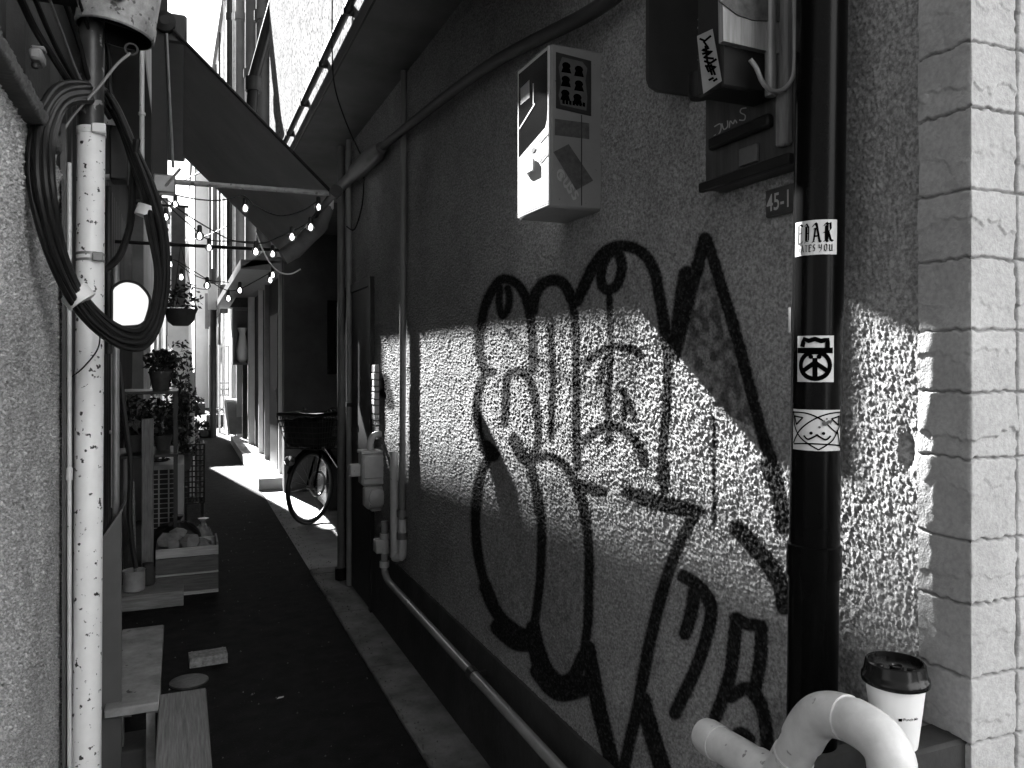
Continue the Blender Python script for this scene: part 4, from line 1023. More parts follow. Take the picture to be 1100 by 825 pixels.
# paving brick and drain cover
bq = [atZ(u, v, .05) for u, v in [(201, 697), (243, 690), (247, 707), (202, 714)]]
cc0 = sum(bq, Vector()) / 4
ang = math.atan2(bq[1].y - bq[0].y, bq[1].x - bq[0].x)
ps = thing('paving_brick', (cc0.x, cc0.y, .006), 'pale patterned brick lying on the dark road', 'brick')
Mr = Matrix.Rotation(ang * .4, 3, 'Z')
MB().cbox((cc0.x, cc0.y, .029), (.175, .105, .045), Mr).build('body', mat('brick_face', .26, .85, .5, 60, bump=.8, bscale=80), ps)
b = MB()
for k in (-1, 1): b.cbox(Vector((cc0.x, cc0.y, .053)) + Mr @ Vector((.072 * k, 0, 0)), (.007, .10, .004), Mr)
b.build('raised_band', M_concrete, ps)
dc = atZ(203, 732, .012)
solo(MB().lathe([(.085, -.004), (.085, .004), (.075, .006), (.0001, .006)], dc, 36), 'drain_cover', mat('cast_iron', .04, .5, .4, 40, bump=.8, bscale=60), dc, 'round dark iron drain cover set in the road', 'drain cover')
lt_ = atZ(297, 751, .014); solo(MB().add([lt_, lt_ + Vector((.03, .004, .001)), lt_ + Vector((.034, .012, .004)), lt_ + Vector((.01, .012, .003))], [(0, 1, 2, 3)]), 'paper_scrap', M_sticker, lt_, 'tiny white paper scrap on the dark road', 'litter')

# air conditioner, bags, basket, shelf of plants
ac = thing('air_conditioner', (-.13, 6.75, .1), 'air conditioner outdoor unit with grilled end low on the left', 'air conditioner')
A, B = atY(159, 500, 6.35), atY(198, 574, 6.35)
MB().rbox(A.x, B.x, 6.35, 7.12, B.z, A.z, .008).build('case', mat('ac_enamel', .30, .5, .15, 8), ac)
b = MB(); zt_ = A.z - .03; zbm = B.z + .03
for c_ in range(3):
    xa = A.x + .012 + c_ * .066
    for k in range(13):
        z0 = zbm + (zt_ - zbm) * k / 13; b.box(xa, xa + .055, 6.342, 6.349, z0, z0 + (zt_ - zbm) / 13 - .007)
b.build('grille', M_darker, ac)
MB().box(A.x + .03, B.x - .03, 6.4, 7.05, 0.006, B.z - .001).build('foot', M_dark, ac)
def bag(u, v, Y, r, m, lab, seed):
    p = atZ(u, v, .006) if Y is None else Vector((atY(u, v, Y).x, Y, .006))
    t = thing('bin_bag', p, lab, 'bag'); MB().blob(p + Vector((0, 0, r[2] * .93)), r, seed, 16, 10, .10).build('sack', m, t)
    MB().lathe([(.02, 0), (.016, .03), (.04, .06)], p + Vector((.01, 0, r[2] * 1.86)), 10).build('knot', m, t)
bag(190, 585, 5.92, (.18, .15, .20), M_bag, 'black shiny bin bag slumped behind the stone crate', 3)
bag(217, 570, 6.1, (.085, .09, .165), mat('clear_bag', .22, .25, .4, 18, bump=.7, bscale=30), 'pale crumpled rubbish bag beside the black one', 5)
# mesh basket
A, B = atY(198, 478, 7.3), atY(219, 540, 7.3)
bk = thing('wire_basket', ((A.x + B.x) / 2, 7.4, B.z), 'black plastic mesh basket stacked on end by the sunlit road', 'basket')
b = MB()
for k in range(6): xx = A.x + (B.x - A.x) * k / 5; b.box(xx - .006, xx + .006, 7.3, 7.312, B.z, A.z)
for k in range(12): zz = B.z + (A.z - B.z) * k / 11; b.box(A.x - .004, B.x + .004, 7.2975, 7.3095, zz - .006, zz + .006)
b.build('mesh_side', M_darker, bk)
b = MB()
for k in range(6): yy = 7.32 + k * .06; b.box(B.x, B.x + .01, yy, yy + .012, B.z, A.z)
for k in range(12): zz = B.z + (A.z - B.z) * k / 11; b.box(B.x - .003, B.x + .007, 7.31, 7.63, zz - .006, zz + .006)
b.build('mesh_end', M_darker, bk)
b = MB()
for xx in (A.x, B.x - .02):
    for yy in (7.32, 7.6): b.box(xx, xx + .02, yy, yy + .02, .006, B.z)
b.build('stand', M_darker, bk)
# plank leaning, shelf and plants in shade
A, B = atY(152, 450, 5.6), atY(165, 590, 5.6)
solo(MB().rbox(A.x, B.x, 5.6, 5.63, .006, A.z, .003), 'upright_plank', M_woodz, (A.x, 5.6, .006), 'dark weathered plank standing upright against the left front', 'plank')
sf = thing('plant_shelf', (-.16, 6.0, 0), 'dark wooden shelf crowded with pots on the left', 'shelf')
for z in (.86, 1.28): MB().rbox(-.42, -.02, 5.75, 6.32, z, z + .02, .003).build('shelf_board', M_dark, sf)
for (xx, yy) in [(-.41, 5.76), (-.05, 5.76), (-.41, 6.29), (-.05, 6.29)]: MB().box(xx, xx + .025, yy, yy + .025, .006, 1.28).build('leg', M_dark, sf)
def potted(p, r, h, lr, cnt, lab, seed, mpot=None, mleaf=None, size=.03, cat_='plant', name='potted_plant'):
    t = thing(name, p, lab, cat_); p = Vector(p)
    MB().lathe([(r * .7, 0), (r, h * .9), (r * 1.08, h * .9), (r * 1.08, h), (r * .9, h), (r * .85, h * .8), (.0001, h * .8)], p, 20).build('pot', mpot or M_terra, t)
    b = MB(); c = p + Vector((0, 0, h + lr[2] * .75))
    R2 = random.Random(seed)
    for k in range(7):
        q = c + Vector((R2.uniform(-.6, .6) * lr[0], R2.uniform(-.6, .6) * lr[1], R2.uniform(-.1, .8) * lr[2])); b.tube([p + Vector((0, 0, h * .8)), (p + q) / 2 + Vector((R2.uniform(-.03, .03), 0, .05)), q], .004, 5)
    b.build('stems', M_wood, t)
    MB().leaves(c, lr, cnt, size, seed).build('foliage', mleaf or M_leaf, t)
potted((-.30, 6.0, .88), .07, .12, (.12, .12, .16), 260, 'bushy dark plant on the lower shelf of the left stand', 3)
potted((-.13, 5.9, 1.30), .075, .13, (.11, .11, .09), 240, 'leafy plant in a clay pot on top of the left stand', 4, mat('pale_glazed_pot', .06, .2, .3, 20))
potted((-.12, 6.08, .88), .06, .10, (.09, .10, .14), 200, 'small plant hanging over the right end of the left stand', 5)
potted((.02, 7.05, .61), .07, .14, (.13, .16, .34), 420, 'tall dark shrub in a pot on the air conditioner', 6, None, M_leafd)
potted((-.17, 6.6, .61), .07, .14, (.12, .14, .28), 300, 'dark fern in a pot at the near end of the air conditioner', 7, None, M_leafd)
lead([(128, 390), (133, 440), (140, 500), (139, 560), (146, 610)], 4.3, .012, M_rubber, 'rubber_hose', 'black rubber hose hanging down the left cladding')

# ================================================================== AWNING
AN, AF, AXR, AZR = 3.824, 5.96, .66, 2.31
aw = thing('awning', (0.2, 5.2, 2.35), 'dark canvas awning sloping across the alley from the left house', 'awning')
tn = atY(181, 27, AN); AXL, AZL = tn.x, tn.z
rows, cols = 24, 30
P = np.zeros((rows, cols, 3))
for i in range(rows):
    for j in range(cols):
        fy, fx = i / (rows - 1), j / (cols - 1)
        sag = -.022 * math.sin(PI * fy) * (.3 + .7 * fx) * math.sin(PI * fx * .5)
        P[i, j] = (AXL + (AXR - AXL) * fx, AN + (AF - AN) * fy, AZL + (AZR - AZL) * fx + sag)
nt_ = M_canvas.node_tree; o_ = [n for n in nt_.nodes if n.type == 'OUTPUT_MATERIAL'][0]; b_ = [n for n in nt_.nodes if n.type == 'BSDF_PRINCIPLED'][0]
tr_ = nt_.nodes.new('ShaderNodeBsdfTranslucent'); tr_.inputs[0].default_value = (.5, .5, .5, 1); mx_ = nt_.nodes.new('ShaderNodeMixShader'); mx_.inputs[0].default_value = .22
nt_.links.new(b_.outputs[0], mx_.inputs[1]); nt_.links.new(tr_.outputs[0], mx_.inputs[2]); nt_.links.new(mx_.outputs[0], o_.inputs[0])
cv = grid_object('canvas', P, M_canvas, aw)
sm_ = cv.modifiers.new('thick', 'SOLIDIFY'); sm_.thickness = .004
b = MB(); b.tube([(AXL, AN, AZL - .0), (AXR, AN, AZR)], .008, 8); b.build('near_hem', M_darker, aw)
b = MB(); b.tube([(-.46, AN + .02, EYE + 187 / F_PX * 3.63), (AXR + .03, AN + .02, AZR - .004)], .0125, 12); b.build('near_bar', M_rust, aw)
b = MB(); b.tube([(-.46, AF + .02, AZR), (AXR + .03, AF + .02, AZR)], .0125, 12); b.build('far_bar', M_darker, aw)
b = MB(); b.tube([(AXR + .015, AN - .02, AZR - .005), (AXR + .015, AF + .04, AZR - .005)], .02, 12); b.lathe([(.03, -.03), (.03, .03)], (AXR + .02, AN + .0, AZR), 16, Matrix.Rotation(PI / 2, 3, 'X')); b.build('front_rail', M_dark, aw)
b = MB(); p0 = atY(172, 30, AN); p1 = atY(172, 190, AN)
b.box(p0.x - .035, p0.x + .03, AN + .01, AN + .07, p1.z, p0.z + .14); b.build('mounting_post', M_darker, aw)
b = MB(); q0 = atY(179, 36, AN - .02); q1 = atY(186, 180, AN - .02); b.tube([q0, q1], .006, 8); b.build('strut', M_grey, aw)
b = MB(); A, B = atY(163, 8, AN), atY(201, 46, AN); b.rbox(A.x, B.x, AN + .02, AN + 2.3, B.z, A.z, .01); b.build('roller_case', M_dark, aw)
b = MB(); c = atY(177, 24, AN); b.lathe([(.03, -.03), (.045, -.02), (.045, .02), (.02, .03)], c, 18, Matrix.Rotation(PI / 2, 3, 'X')); b.build('gear', M_darker, aw)
# bracket clutter where the bar meets the post
b = MB(); c = atY(178, 196, AN); b.rbox(c.x - .05, c.x + .04, AN - .03, AN + .05, c.z - .05, c.z + .03, .006); b.tube([c + Vector((0, -.03, -.02)), c + Vector((.06, -.03, .06))], .006, 8); b.build('bracket', M_grey, aw)
# rolled cloth hanging off the rail
rl = thing('rolled_blind', (.68, 4.9, 2.1), 'rolled grey cloth blind hanging slanted under the awning rail', 'blind')
p = [atY(u, v, 4.44) for u, v in [(352, 222), (345, 240), (330, 255), (315, 270), (304, 277)]]
MB().tube(smooth_path(p, 5), [.035] * 5 + [.045] * 11 + [.04] * 5 if len(smooth_path(p, 5)) == 21 else .042, 14).build('roll', mat('blind_cloth', .14, .8, .3, 10, bump=.4, bscale=60), rl)
MB().rbox(p[0].x - .03, p[0].x + .03, 4.41, 4.47, p[0].z - .02, p[0].z + .06, .008).build('clip', M_sticker, rl)
lead([(275, 250), (283, 270), (292, 285), (302, 293), (313, 294), (323, 289)], 4.6, .004, mat('white_flex', .85, .4, .05, 10), 'white_cable', 'white cable looping below the awning rail')
lead([(357, -10), (357, 60), (360, 95), (372, 132), (387, 165)], 3.9, .0035, M_cable, 'drop_cable', 'thin black cable dropping past the eave to the pipe elbow')
lead([(391, 190), (389, 220), (381, 246), (372, 243)], 4.7, .004, M_cable, 'loop_cable', 'thin black cable loop hanging below the pipe elbow')

# ================================================================== STRING LIGHTS
M_bulb = glass_mat('bulb_glass', .03, .95)
M_fil = glow_mat('bulb_glow', 1.0, .9)
C3 = (150, 170, 4.583)
def c3(pts): return [(C3[0] + x / C3[2], C3[1] + y / C3[2]) for x, y in pts]
bulb_core = glow = None
BM = MB().lathe([(.0001, -.021), (.012, -.0175), (.0195, -.007), (.0205, .002), (.016, .013), (.009, .020), (.0075, .024), (.0001, .0245)], (0, 0, 0), 14)
FM = MB().lathe([(.0001, -.012), (.006, -.007), (.0065, .001), (.003, .010), (.0001, .014)], (0, 0, 0), 8)
SM = MB().lathe([(.0105, .019), (.011, .022), (.0105, .045), (.006, .05), (.0001, .05)], (0, 0, 0), 10)
def base_mesh(mb, name, m):
    me = bpy.data.meshes.new(name); me.from_pydata(mb.v, [], mb.f); me.polygons.foreach_set('use_smooth', [True] * len(mb.f)); me.materials.append(m); return me
ME_B, ME_F, ME_S = base_mesh(BM, 'bulb', M_bulb), base_mesh(FM, 'filament', M_fil), base_mesh(SM, 'socket', M_rubber)
def string(wires, bulbs, Y, label, sc=1.0):
    t = thing('string_lights', atY(*c3([wires[0][0]])[0], Y), label, 'string lights', 'strings of bulbs under the awning')
    off = t.location
    for w in wires: MB().tube(smooth_path([atY(u, v, Y) for u, v in c3(w)], 6), .0032, 6).build('wire', M_cable, t)
    for (x, y) in bulbs:
        p = atY(*c3([(x, y)])[0], Y)
        o = bpy.data.objects.new('bulb', ME_B); COL.objects.link(o); o.parent = t; o.location = p - off; o.scale = (sc, sc, sc)
        for nm, me in (('filament', ME_F), ('socket', ME_S)):
            q = bpy.data.objects.new(nm, me); COL.objects.link(q); q.parent = o
string([[(30, 100), (120, 160), (240, 195), (360, 208), (440, 200), (510, 185), (560, 225), (640, 270), (710, 282), (800, 258), (885, 205)], [(885, 210), (850, 300), (770, 350), (680, 390), (600, 418), (460, 405), (350, 350), (220, 270), (130, 200)]],
       [(520, 247), (880, 240), (842, 340), (750, 388), (572, 460), (295, 383)], 3.88, 'uppermost string of bulbs looping below the near awning bar')
string([[(60, 140), (160, 250), (250, 330), (340, 400), (460, 408), (560, 412)], [(60, 140), (95, 220), (110, 300), (105, 370), (112, 450)]],
       [(60, 185), (175, 228), (130, 290), (122, 352), (118, 420), (342, 440), (655, 472)], 4.5, 'string of bulbs bunched beside the black cable coil', 1.0)
string([[(120, 480), (200, 515), (330, 595), (430, 650), (500, 640), (560, 610), (650, 560)], [(190, 520), (260, 570), (340, 600), (440, 612)]],
       [(150, 522), (205, 585), (332, 627), (437, 690), (493, 650), (655, 575), (643, 600)], 5.6, 'lowest string of bulbs hanging under the far awning bar', 1.15)

# hanging planter
hp = thing('hanging_planter', atY(194, 350, 5.94), 'round hanging flower pot below the far awning bar', 'planter')
p = atY(194, 350, 5.94)
MB().lathe([(.05, 0), (.085, .03), (.105, .11), (.11, .115), (.10, .115), (.0001, .09)], p, 22).build('pot', M_terra, hp)
b = MB()
for k in range(3):
    a = 2 * PI * k / 3; b.tube([p + Vector((.1 * math.cos(a), .1 * math.sin(a), .11)), (p.x, 5.98, AZR)], .0025, 5)
b.build('hanger', M_dark, hp)
MB().leaves(p + Vector((0, 0, .19)), (.15, .13, .12), 150, .026, 5).build('foliage', M_leaf, hp)

# ================================================================== BICYCLE
bi = thing('bicycle', (1.12, 7.4, .02), 'dark bicycle with covered front basket parked in the recess', 'bicycle')
hd = Vector((-.72, -.694, 0)); sd = Vector((.694, -.72, 0)); fw = Vector((1.085, 7.36, .35)); rw = fw - hd * 1.06
up = Vector((0, 0, 1))
def bp(f, s, z): return Vector((fw.x, fw.y, .012)) + hd * f + sd * s + up * z
def ring(c, r, n=40): return [c + hd * r * math.cos(2 * PI * k / n) + up * r * math.sin(2 * PI * k / n) for k in range(n)]
for c in (fw, rw):
    ty = MB().tube(ring(c, .318), .019, 10, closed=True).build('wheel', M_rubber, bi)
    MB().tube(ring(c, .295), .009, 8, closed=True).build('rim', M_grey, ty)
    b = MB()
    for k in range(18):
        a = 2 * PI * k / 18; b.tube([c + sd * (.02 if k % 2 else -.02), c + (hd * math.cos(a) + up * math.sin(a)) * .29], .0014, 4, caps=False)
    b.tube([c - sd * .04, c + sd * .04], .018, 10); b.build('spokes', M_grey, ty)
b = MB(); hb = bp(-.14, 0, .78); st_ = bp(-.72, 0, .78); bb_ = bp(-.60, 0, .29)
b.tube([hb, bb_], .019, 10); b.tube([hb + up * .0, bp(-.12, 0, .66)], .02, 10); b.tube([bb_, st_], .016, 10)
for s_ in (-1, 1): b.tube([rw + sd * .045 * s_, bb_ + sd * .03 * s_], .009, 8); b.tube([rw + sd * .045 * s_, st_ - up * .08], .008, 8)
b.build('frame', M_black, bi)
b = MB()
for s_ in (-1, 1): b.tube([fw + sd * .04 * s_, bp(-.11, .03 * s_, .62), bp(-.13, 0, .68)], .010, 8)
b.tube([bp(-.12, 0, .65), bp(-.17, 0, .97)], .013, 10); b.build('fork', M_black, bi)
b = MB(); b.tube(smooth_path([bp(-.38, -.27, .96), bp(-.25, -.25, .99), bp(-.15, -.1, .98), bp(-.15, .1, .98), bp(-.25, .25, .99), bp(-.38, .27, .96)], 6), .011, 10); b.build('handlebar', M_grey, bi)
b = MB()
for s_ in (-1, 1): b.tube([bp(-.26, .255 * s_, .988), bp(-.39, .272 * s_, .958)], .016, 10)
b.build('grips', M_rubber, bi)
b = MB(); fb = [bp(.12, -.17, .70), bp(.12, .17, .70), bp(-.12, .17, .70), bp(-.12, -.17, .70)]; ft = [bp(.2, -.22, 1.0), bp(.2, .22, 1.0), bp(-.16, .22, 1.0), bp(-.16, -.22, 1.0)]
for i in range(4):
    a0_, a1_, c0_, c1_ = fb[i], fb[(i + 1) % 4], ft[i], ft[(i + 1) % 4]
    for k in range(9): b.tube([a0_.lerp(a1_, k / 8), c0_.lerp(c1_, k / 8)], .004, 4, caps=False)
    for k in range(7): b.tube([a0_.lerp(c0_, k / 6), a1_.lerp(c1_, k / 6)], .0045, 4, caps=False)
b.build('basket', mat('basket_wire', .05, .4, .2, 10), bi)
b = MB(); b.box8([bp(.09, -.14, .715), bp(.09, .14, .715), bp(-.09, .14, .715), bp(-.09, -.14, .715), bp(.15, -.18, .96), bp(.15, .18, .96), bp(-.12, .18, .96), bp(-.12, -.18, .96)]); b.build('basket_liner', mat('liner_cloth', .035, .7, .4, 14), bi)
b = MB(); tp_ = [bp(.2, -.22, 1.006), bp(.2, .22, 1.006), bp(-.16, .22, 1.006), bp(-.16, -.22, 1.006)]
b.box8(tp_ + [q + up * .02 for q in tp_]); b.build('basket_cover', M_bag, bi)
b = MB(); b.lathe([(.03, 0), (.045, .02), (.045, .06), (.001, .075)], bp(.30, 0, .62), 18, Matrix.Rotation(PI / 2, 3, 'X')); b.build('headlight', mat('lamp_chrome', .6, .12, .1, 5, metallic=.8), bi)
b = MB(); b.tube([bp(-.30 - .3 * 0 - .0 + .30 * math.cos(a) , 0, 0) * 0 + fw + (hd * math.cos(a) + up * math.sin(a)) * .35 for a in [.5 + k * .15 for k in range(15)]], .016, 8); b.build('mudguard', M_black, bi)
b = MB(); b.blob(bp(-.78, 0, .92), (.09, .12, .05), 2, 14, 8, .03); b.tube([st_, bp(-.76, 0, .9)], .013, 8); b.build('saddle', M_rubber, bi)
b = MB(); b.tube([bb_ - sd * .06, bb_ + sd * .06], .02, 10); b.tube([bb_ + sd * .07, bb_ + sd * .07 - up * .12 + hd * .1], .009, 8); b.tube([bb_ - sd * .07, bb_ - sd * .07 + up * .12 - hd * .1], .009, 8); b.build('pedals', M_grey, bi)

b = MB(); R_ = random.Random(2)
for s_ in (-1, 1):
    b.tube(smooth_path([bp(-.24, .2 * s_, .98), bp(-.1, .16 * s_, 1.06), bp(-.02, .05 * s_, .9), bp(-.1, .02 * s_, .6)], 6), .004, 6)
b.build('brake_cables', M_cable, bi)
for s_ in (-1, 1): MB().tube(smooth_path([bp(-.24, .17 * s_, .975), bp(-.2, .2 * s_, .955), bp(-.3, .26 * s_, .945)], 5), .006, 8).build('brake_lever', M_grey, bi)
MB().lathe([(.018, 0), (.032, .008), (.03, .03), (.001, .042)], bp(-.17, .1, 1.0), 16).build('bell', MATS['lamp_chrome'], bi)
MB().tube(ring(fw + up * .02 - hd * .1, .11, 22), .011, 8, closed=True).build('cable_lock', M_grey, bi)
tb = thing('covered_crate', (1.62, 8.0, 0.02), 'dark tarpaulin covered crate standing behind the bicycle', 'crate')
MB().rbox(1.32, 1.95, 7.9, 8.5, .02, .66, .03).build('cover', M_bag, tb); MB().box(1.34, 1.93, 7.92, 8.48, .012, .02).build('base', M_wood, tb)
# ================================================================== FAR RIGHT SIDE
rf = thing('shop_house', (1.6, 13, 0), 'dark shop front with posts along the right of the sunlit alley', 'building')
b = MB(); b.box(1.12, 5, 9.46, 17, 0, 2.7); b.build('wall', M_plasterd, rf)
b = MB(); b.box(.86, 5, 7.46, 17, 5.25, 6.6); b.box(.93, 5, 9.46, 17, 2.705, 5.245); b.build('upper_wall', mat('far_upper_render', .33, .8, .25, 3), rf)
for (u, Y, rr, mm) in [(302, 9.9, .03, M_panelw), (287, 11.4, .035, M_panel), (280, 12.2, .03, M_panelw), (270, 13.6, .05, M_panelw), (263, 14.6, .04, M_dark), (257, 15.6, .05, M_panelw)]:
    x_ = atY(u, 400, Y).x; MB().box(x_ - rr, x_ + rr, Y - rr, Y + rr, .01, 2.7).build('post', mm, rf)
b = MB(); b.box(.62, 1.12, 9.5, 16.8, 2.55, 2.66); b.prism([(.62, 9.5, 2.56), (1.12, 9.5, 2.66), (1.12, 9.5, 2.95)], (0, 7.3, 0)); b.build('canopy', M_panel, rf)
dd_ = MB().box(1.10, 1.121, 10.2, 11.1, .15, 2.1).build('door', M_darker, rf); MB().tube([(1.09, 10.3, 1.0), (1.09, 10.3, 1.15)], .012, 8).build('handle', M_grey, dd_)
# doorstep
s0 = atZ(278, 527, .011)
solo(MB().rbox(s0.x, 1.115, s0.y, 15.2, .012, .145, .008), 'doorstep', mat('step_concrete', .55, .85, .15, 5, bump=.4, bscale=40), (1, 11, .012), 'long pale concrete doorstep in full sun on the right', 'step')
# downpipes on the far upper walls
labs = ['thick grey downpipe nearest the sunlit upper wall', 'thick grey downpipe with a collar high on the right', 'slim pale downpipe high above the awning', 'dark cable duct high on the far houses', 'white slim downpipe farthest along the right']
for k, (u, v0, v1, Y, rr, mm) in enumerate([(283, -20, 90, 8.6, .075, mat('downpipe_dark', .09, .5, .2, 5)), (271, -20, 110, 9.9, .08, mat('downpipe_grey', .20, .5, .2, 5)), (258, -20, 100, 11.5, .06, mat('downpipe_mid', .25, .5, .2, 5)), (247, -20, 80, 13, .05, M_darker), (252, -20, 85, 12.2, .03, M_pvcw)]):
    p, q = atY(u, v0, Y), atY(u, v1, Y); q.x = p.x
    t = thing('downpipe', (q.x, q.y, 2.68), labs[k], 'pipe', 'downpipes on the far right houses')
    MB().tube([(q.x, q.y, 2.68), (p.x, p.y, p.z + 1)], rr, 14).build('pipe', mm, t)
    zc_ = atY(u, 80 if k == 1 else 18, Y).z
    MB().tube([(q.x, q.y, zc_ - .05), (q.x, q.y, zc_ + .05)], rr * 1.25, 14).build('collar', mm, t)
gp0, gp1 = atX(299, -10, JX - .07), atX(283, 92, JX - .06)
t = thing('gutter_pipe', gp1, 'dark slanting drain at the end of the sunlit upper wall', 'pipe')
ga_, gb_, gc_ = atY(304, -30, 7.42), atY(272, 86, 7.42), atY(270, 120, 7.42)
MB().tube([ga_, gb_, gc_, Vector((gc_.x, 7.42, 2.9))], .05, 14).build('pipe', M_darker, t); MB().tube([gb_ + Vector((0, 0, .02)), gb_ - Vector((0, 0, .1))], .07, 14).build('collar', M_dark, t)
# white glowing houses at the bend
wh = thing('white_house', (1.2, 21, 0), 'sunlit white house at the far bend of the alley', 'building')
b = MB(); b.prism([(.93, 17.02, 0), (.78, 27.0, 0), (2.5, 27, 0), (3.5, 17.02, 0)], (0, 0, 9.5)); b.build('wall', M_plastw, wh)
def wa(f): return Vector((.93 - .15 * f, 17.02 + 9.98 * f, 0))
nrm = Vector((-9.98, -.15, 0)).normalized()
for (f, rr, mm) in [(.12, .03, M_pvcw), (.3, .03, M_dark), (.52, .05, M_panel), (.75, .03, M_dark)]:
    c = wa(f) + nrm * .05; MB().tube([c + Vector((0, 0, .01)), c + Vector((0, 0, 9.3))], rr, 10).build('downpipe', mm, wh)
for (f0, f1, z0, z1, mm) in [(.15, .26, .9, 2.2, M_panel), (.56, .7, 1.1, 2.3, M_panelw), (.34, .48, 2.6, 3.6, M_dglass)]:
    a_, c_ = wa(f0) + nrm * .003, wa(f1) + nrm * .003
    MB().prism([a_ + up * z0, c_ + up * z0, c_ + up * z1, a_ + up * z1], nrm * .03).build('window', mm, wh)
b = MB(); b.prism([(.85, 17.03, 9.5), (.70, 27.0, 9.5), (2.5, 27.1, 9.5), (3.5, 17.03, 9.5)], (0, 0, .1)); b.build('roof', M_panel, wh)
fh = thing('pale_house', (1, 33, 0), 'pale house behind the white one where the alley narrows', 'building')
MB().prism([(.42, 27.15, 0), (.30, 41, 0), (2.5, 41, 0), (2.5, 27.15, 0)], (0, 0, 9)).build('wall', M_plastw, fh); MB().box(.3, 2.6, 27.12, 41.1, 9.0, 9.1).build('roof', M_panel, fh); MB().box(.38, .44, 27.3, 27.4, .02, 8.8).build('downpipe', M_panel, fh)
for k, (f, z0, z1, pr) in enumerate([(.05, 2.5, 3.1, .16), (.38, 1.9, 2.35, .22), (.66, 2.4, 3.4, .2)]):
    c = wa(f); t = thing('shop_sign', c + Vector((-.1, 0, z0)), ['small dark sign box nearest on the far white house', 'pale narrow sign box midway along the far white house', 'tall grey sign box farthest along the white house'][k], 'sign', 'sign boxes on the far white house')
    MB().rbox(c.x - pr - .03, c.x - .03, c.y, c.y + .12, z0, z1, .01).build('box', [M_dark, M_panelw, M_panel][k], t); MB().box(c.x - .04, c.x + .02, c.y + .04, c.y + .07, z0 + .1, z0 + .16).build('bracket', M_dark, t)
for k, (ua, va, ub, vb, Y, lab) in enumerate([(196, 205, 262, 150, 14.5, 'higher thin cable crossing the far alley'), (196, 262, 254, 238, 18, 'lower thin cable crossing the far alley'), (198, 300, 250, 310, 20, 'slack cable low across the far alley')]):
    A, B = atY(ua, va, Y), atY(ub, vb, Y); A.x = LX; m_ = (A + B) / 2 - Vector((0, 0, .12)); solo(MB().tube(smooth_path([A, m_, B], 6), .012, 6), 'span_cable', M_cable, A, lab, 'cable', 'cables across the far alley')
eh = thing('end_house', (0, 44, 0), 'pale house closing the far end of the alley', 'building')
b = MB(); b.box(-6, 3, 42, 48, 0, 8.6); b.build('wall', mat('end_render', .7, .9, .1, 2), eh)
b = MB(); b.box(-6.2, 3.2, 41.8, 48.2, 8.6, 8.75); b.build('roof', M_panel, eh)
for k in range(3):
    fr_ = MB().box(-2.2 + k * .9, -1.65 + k * .9, 41.96, 42.02, 5.4, 6.5).build('window', M_panel, eh); MB().box(-2.15 + k * .9, -1.7 + k * .9, 41.94, 41.965, 5.45, 6.45).build('pane', M_dglass, fr_)
# iron gate with horizontal rails below the white house
gt = thing('gate', (.75, 18.2, 0), 'pale slatted gate beside the far white house', 'gate')
A, B = atY(236, 372, 17.6), atY(262, 424, 17.6)
b = MB()
for k in range(12): xx = A.x + (B.x - A.x) * k / 11; b.box(xx - .008, xx + .008, 17.6, 17.62, B.z, A.z)
b.build('bars', M_grey, gt)
b = MB()
for z in (A.z, B.z, B.z + .25, B.z + .12): b.box(A.x - .01, B.x + .01, 17.585, 17.6, z - .02, z + .02)
b.box(A.x - .02, A.x + .02, 17.58, 17.63, .01, A.z + .03); b.box(B.x - .02, B.x + .02, 17.58, 17.63, .01, A.z + .03); b.build('frame', M_panelw, gt)
# leaning white board
p0, p1, p2, p3 = [atY(u, v, Y) for u, v, Y in [(246, 467, 15.4), (271, 465, 15.4), (268, 429, 15.7), (242, 431, 15.7)]]
lbd = thing('leaning_board', p0, 'white framed board leaning at the far end of the doorstep', 'board')
b = MB(); b.prism([p0, p1, p2, p3], (0, .03, 0)); b.build('panel', mat('board_grey', .25, .6, .2, 6), lbd)
b = MB(); b.tube([p3, p2], .035, 8); b.tube([p0, p3], .02, 8); b.tube([p1, p2], .02, 8); b.build('frame', M_plastw, lbd)
# wall vitrine with a pale vase
vt = thing('display_case', atY(259, 392, 13.9), 'glass fronted display case with a pale vase on the right', 'display case')
A, B = atY(250, 330, 13.9), atY(269, 392, 13.9)
b = MB(); b.box(A.x, A.x + .03, 13.9, 14.15, B.z, A.z); b.box(B.x - .03, B.x, 13.9, 14.15, B.z, A.z); b.box(A.x + .03, B.x - .03, 13.9, 14.15, B.z, B.z + .04); b.box(A.x + .03, B.x - .03, 13.9, 14.15, A.z - .04, A.z); b.box(A.x + .03, B.x - .03, 14.13, 14.15, B.z + .04, A.z - .04); b.build('cabinet', M_panel, vt)
b = MB(); b.prism([(A.x - .04, 13.86, A.z), (B.x + .04, 13.86, A.z), (B.x - .02, 13.86, A.z + .16), (A.x + .05, 13.86, A.z + .16)], (0, .32, 0)); b.build('top', M_dark, vt)
b = MB(); b.box(B.x - .015, B.x - .003, 14.151, 14.2, B.z, A.z); b.box(B.x, 1.118, 13.98, 14.06, B.z + .2, B.z + .25); b.box(B.x, 1.118, 13.98, 14.06, A.z - .25, A.z - .2); b.build('bracket', M_dark, vt)
vc = Vector(((A.x + B.x) / 2 + .02, 14.02, B.z + .042))
solo(MB().lathe([(.05, 0), (.09, .05), (.10, .2), (.07, .38), (.05, .48), (.08, .58), (.075, .58), (.0001, .5)], vc, 20), 'vase', mat('porcelain', .75, .25, .05, 8), vc, 'tall white vase inside the display case', 'vase')
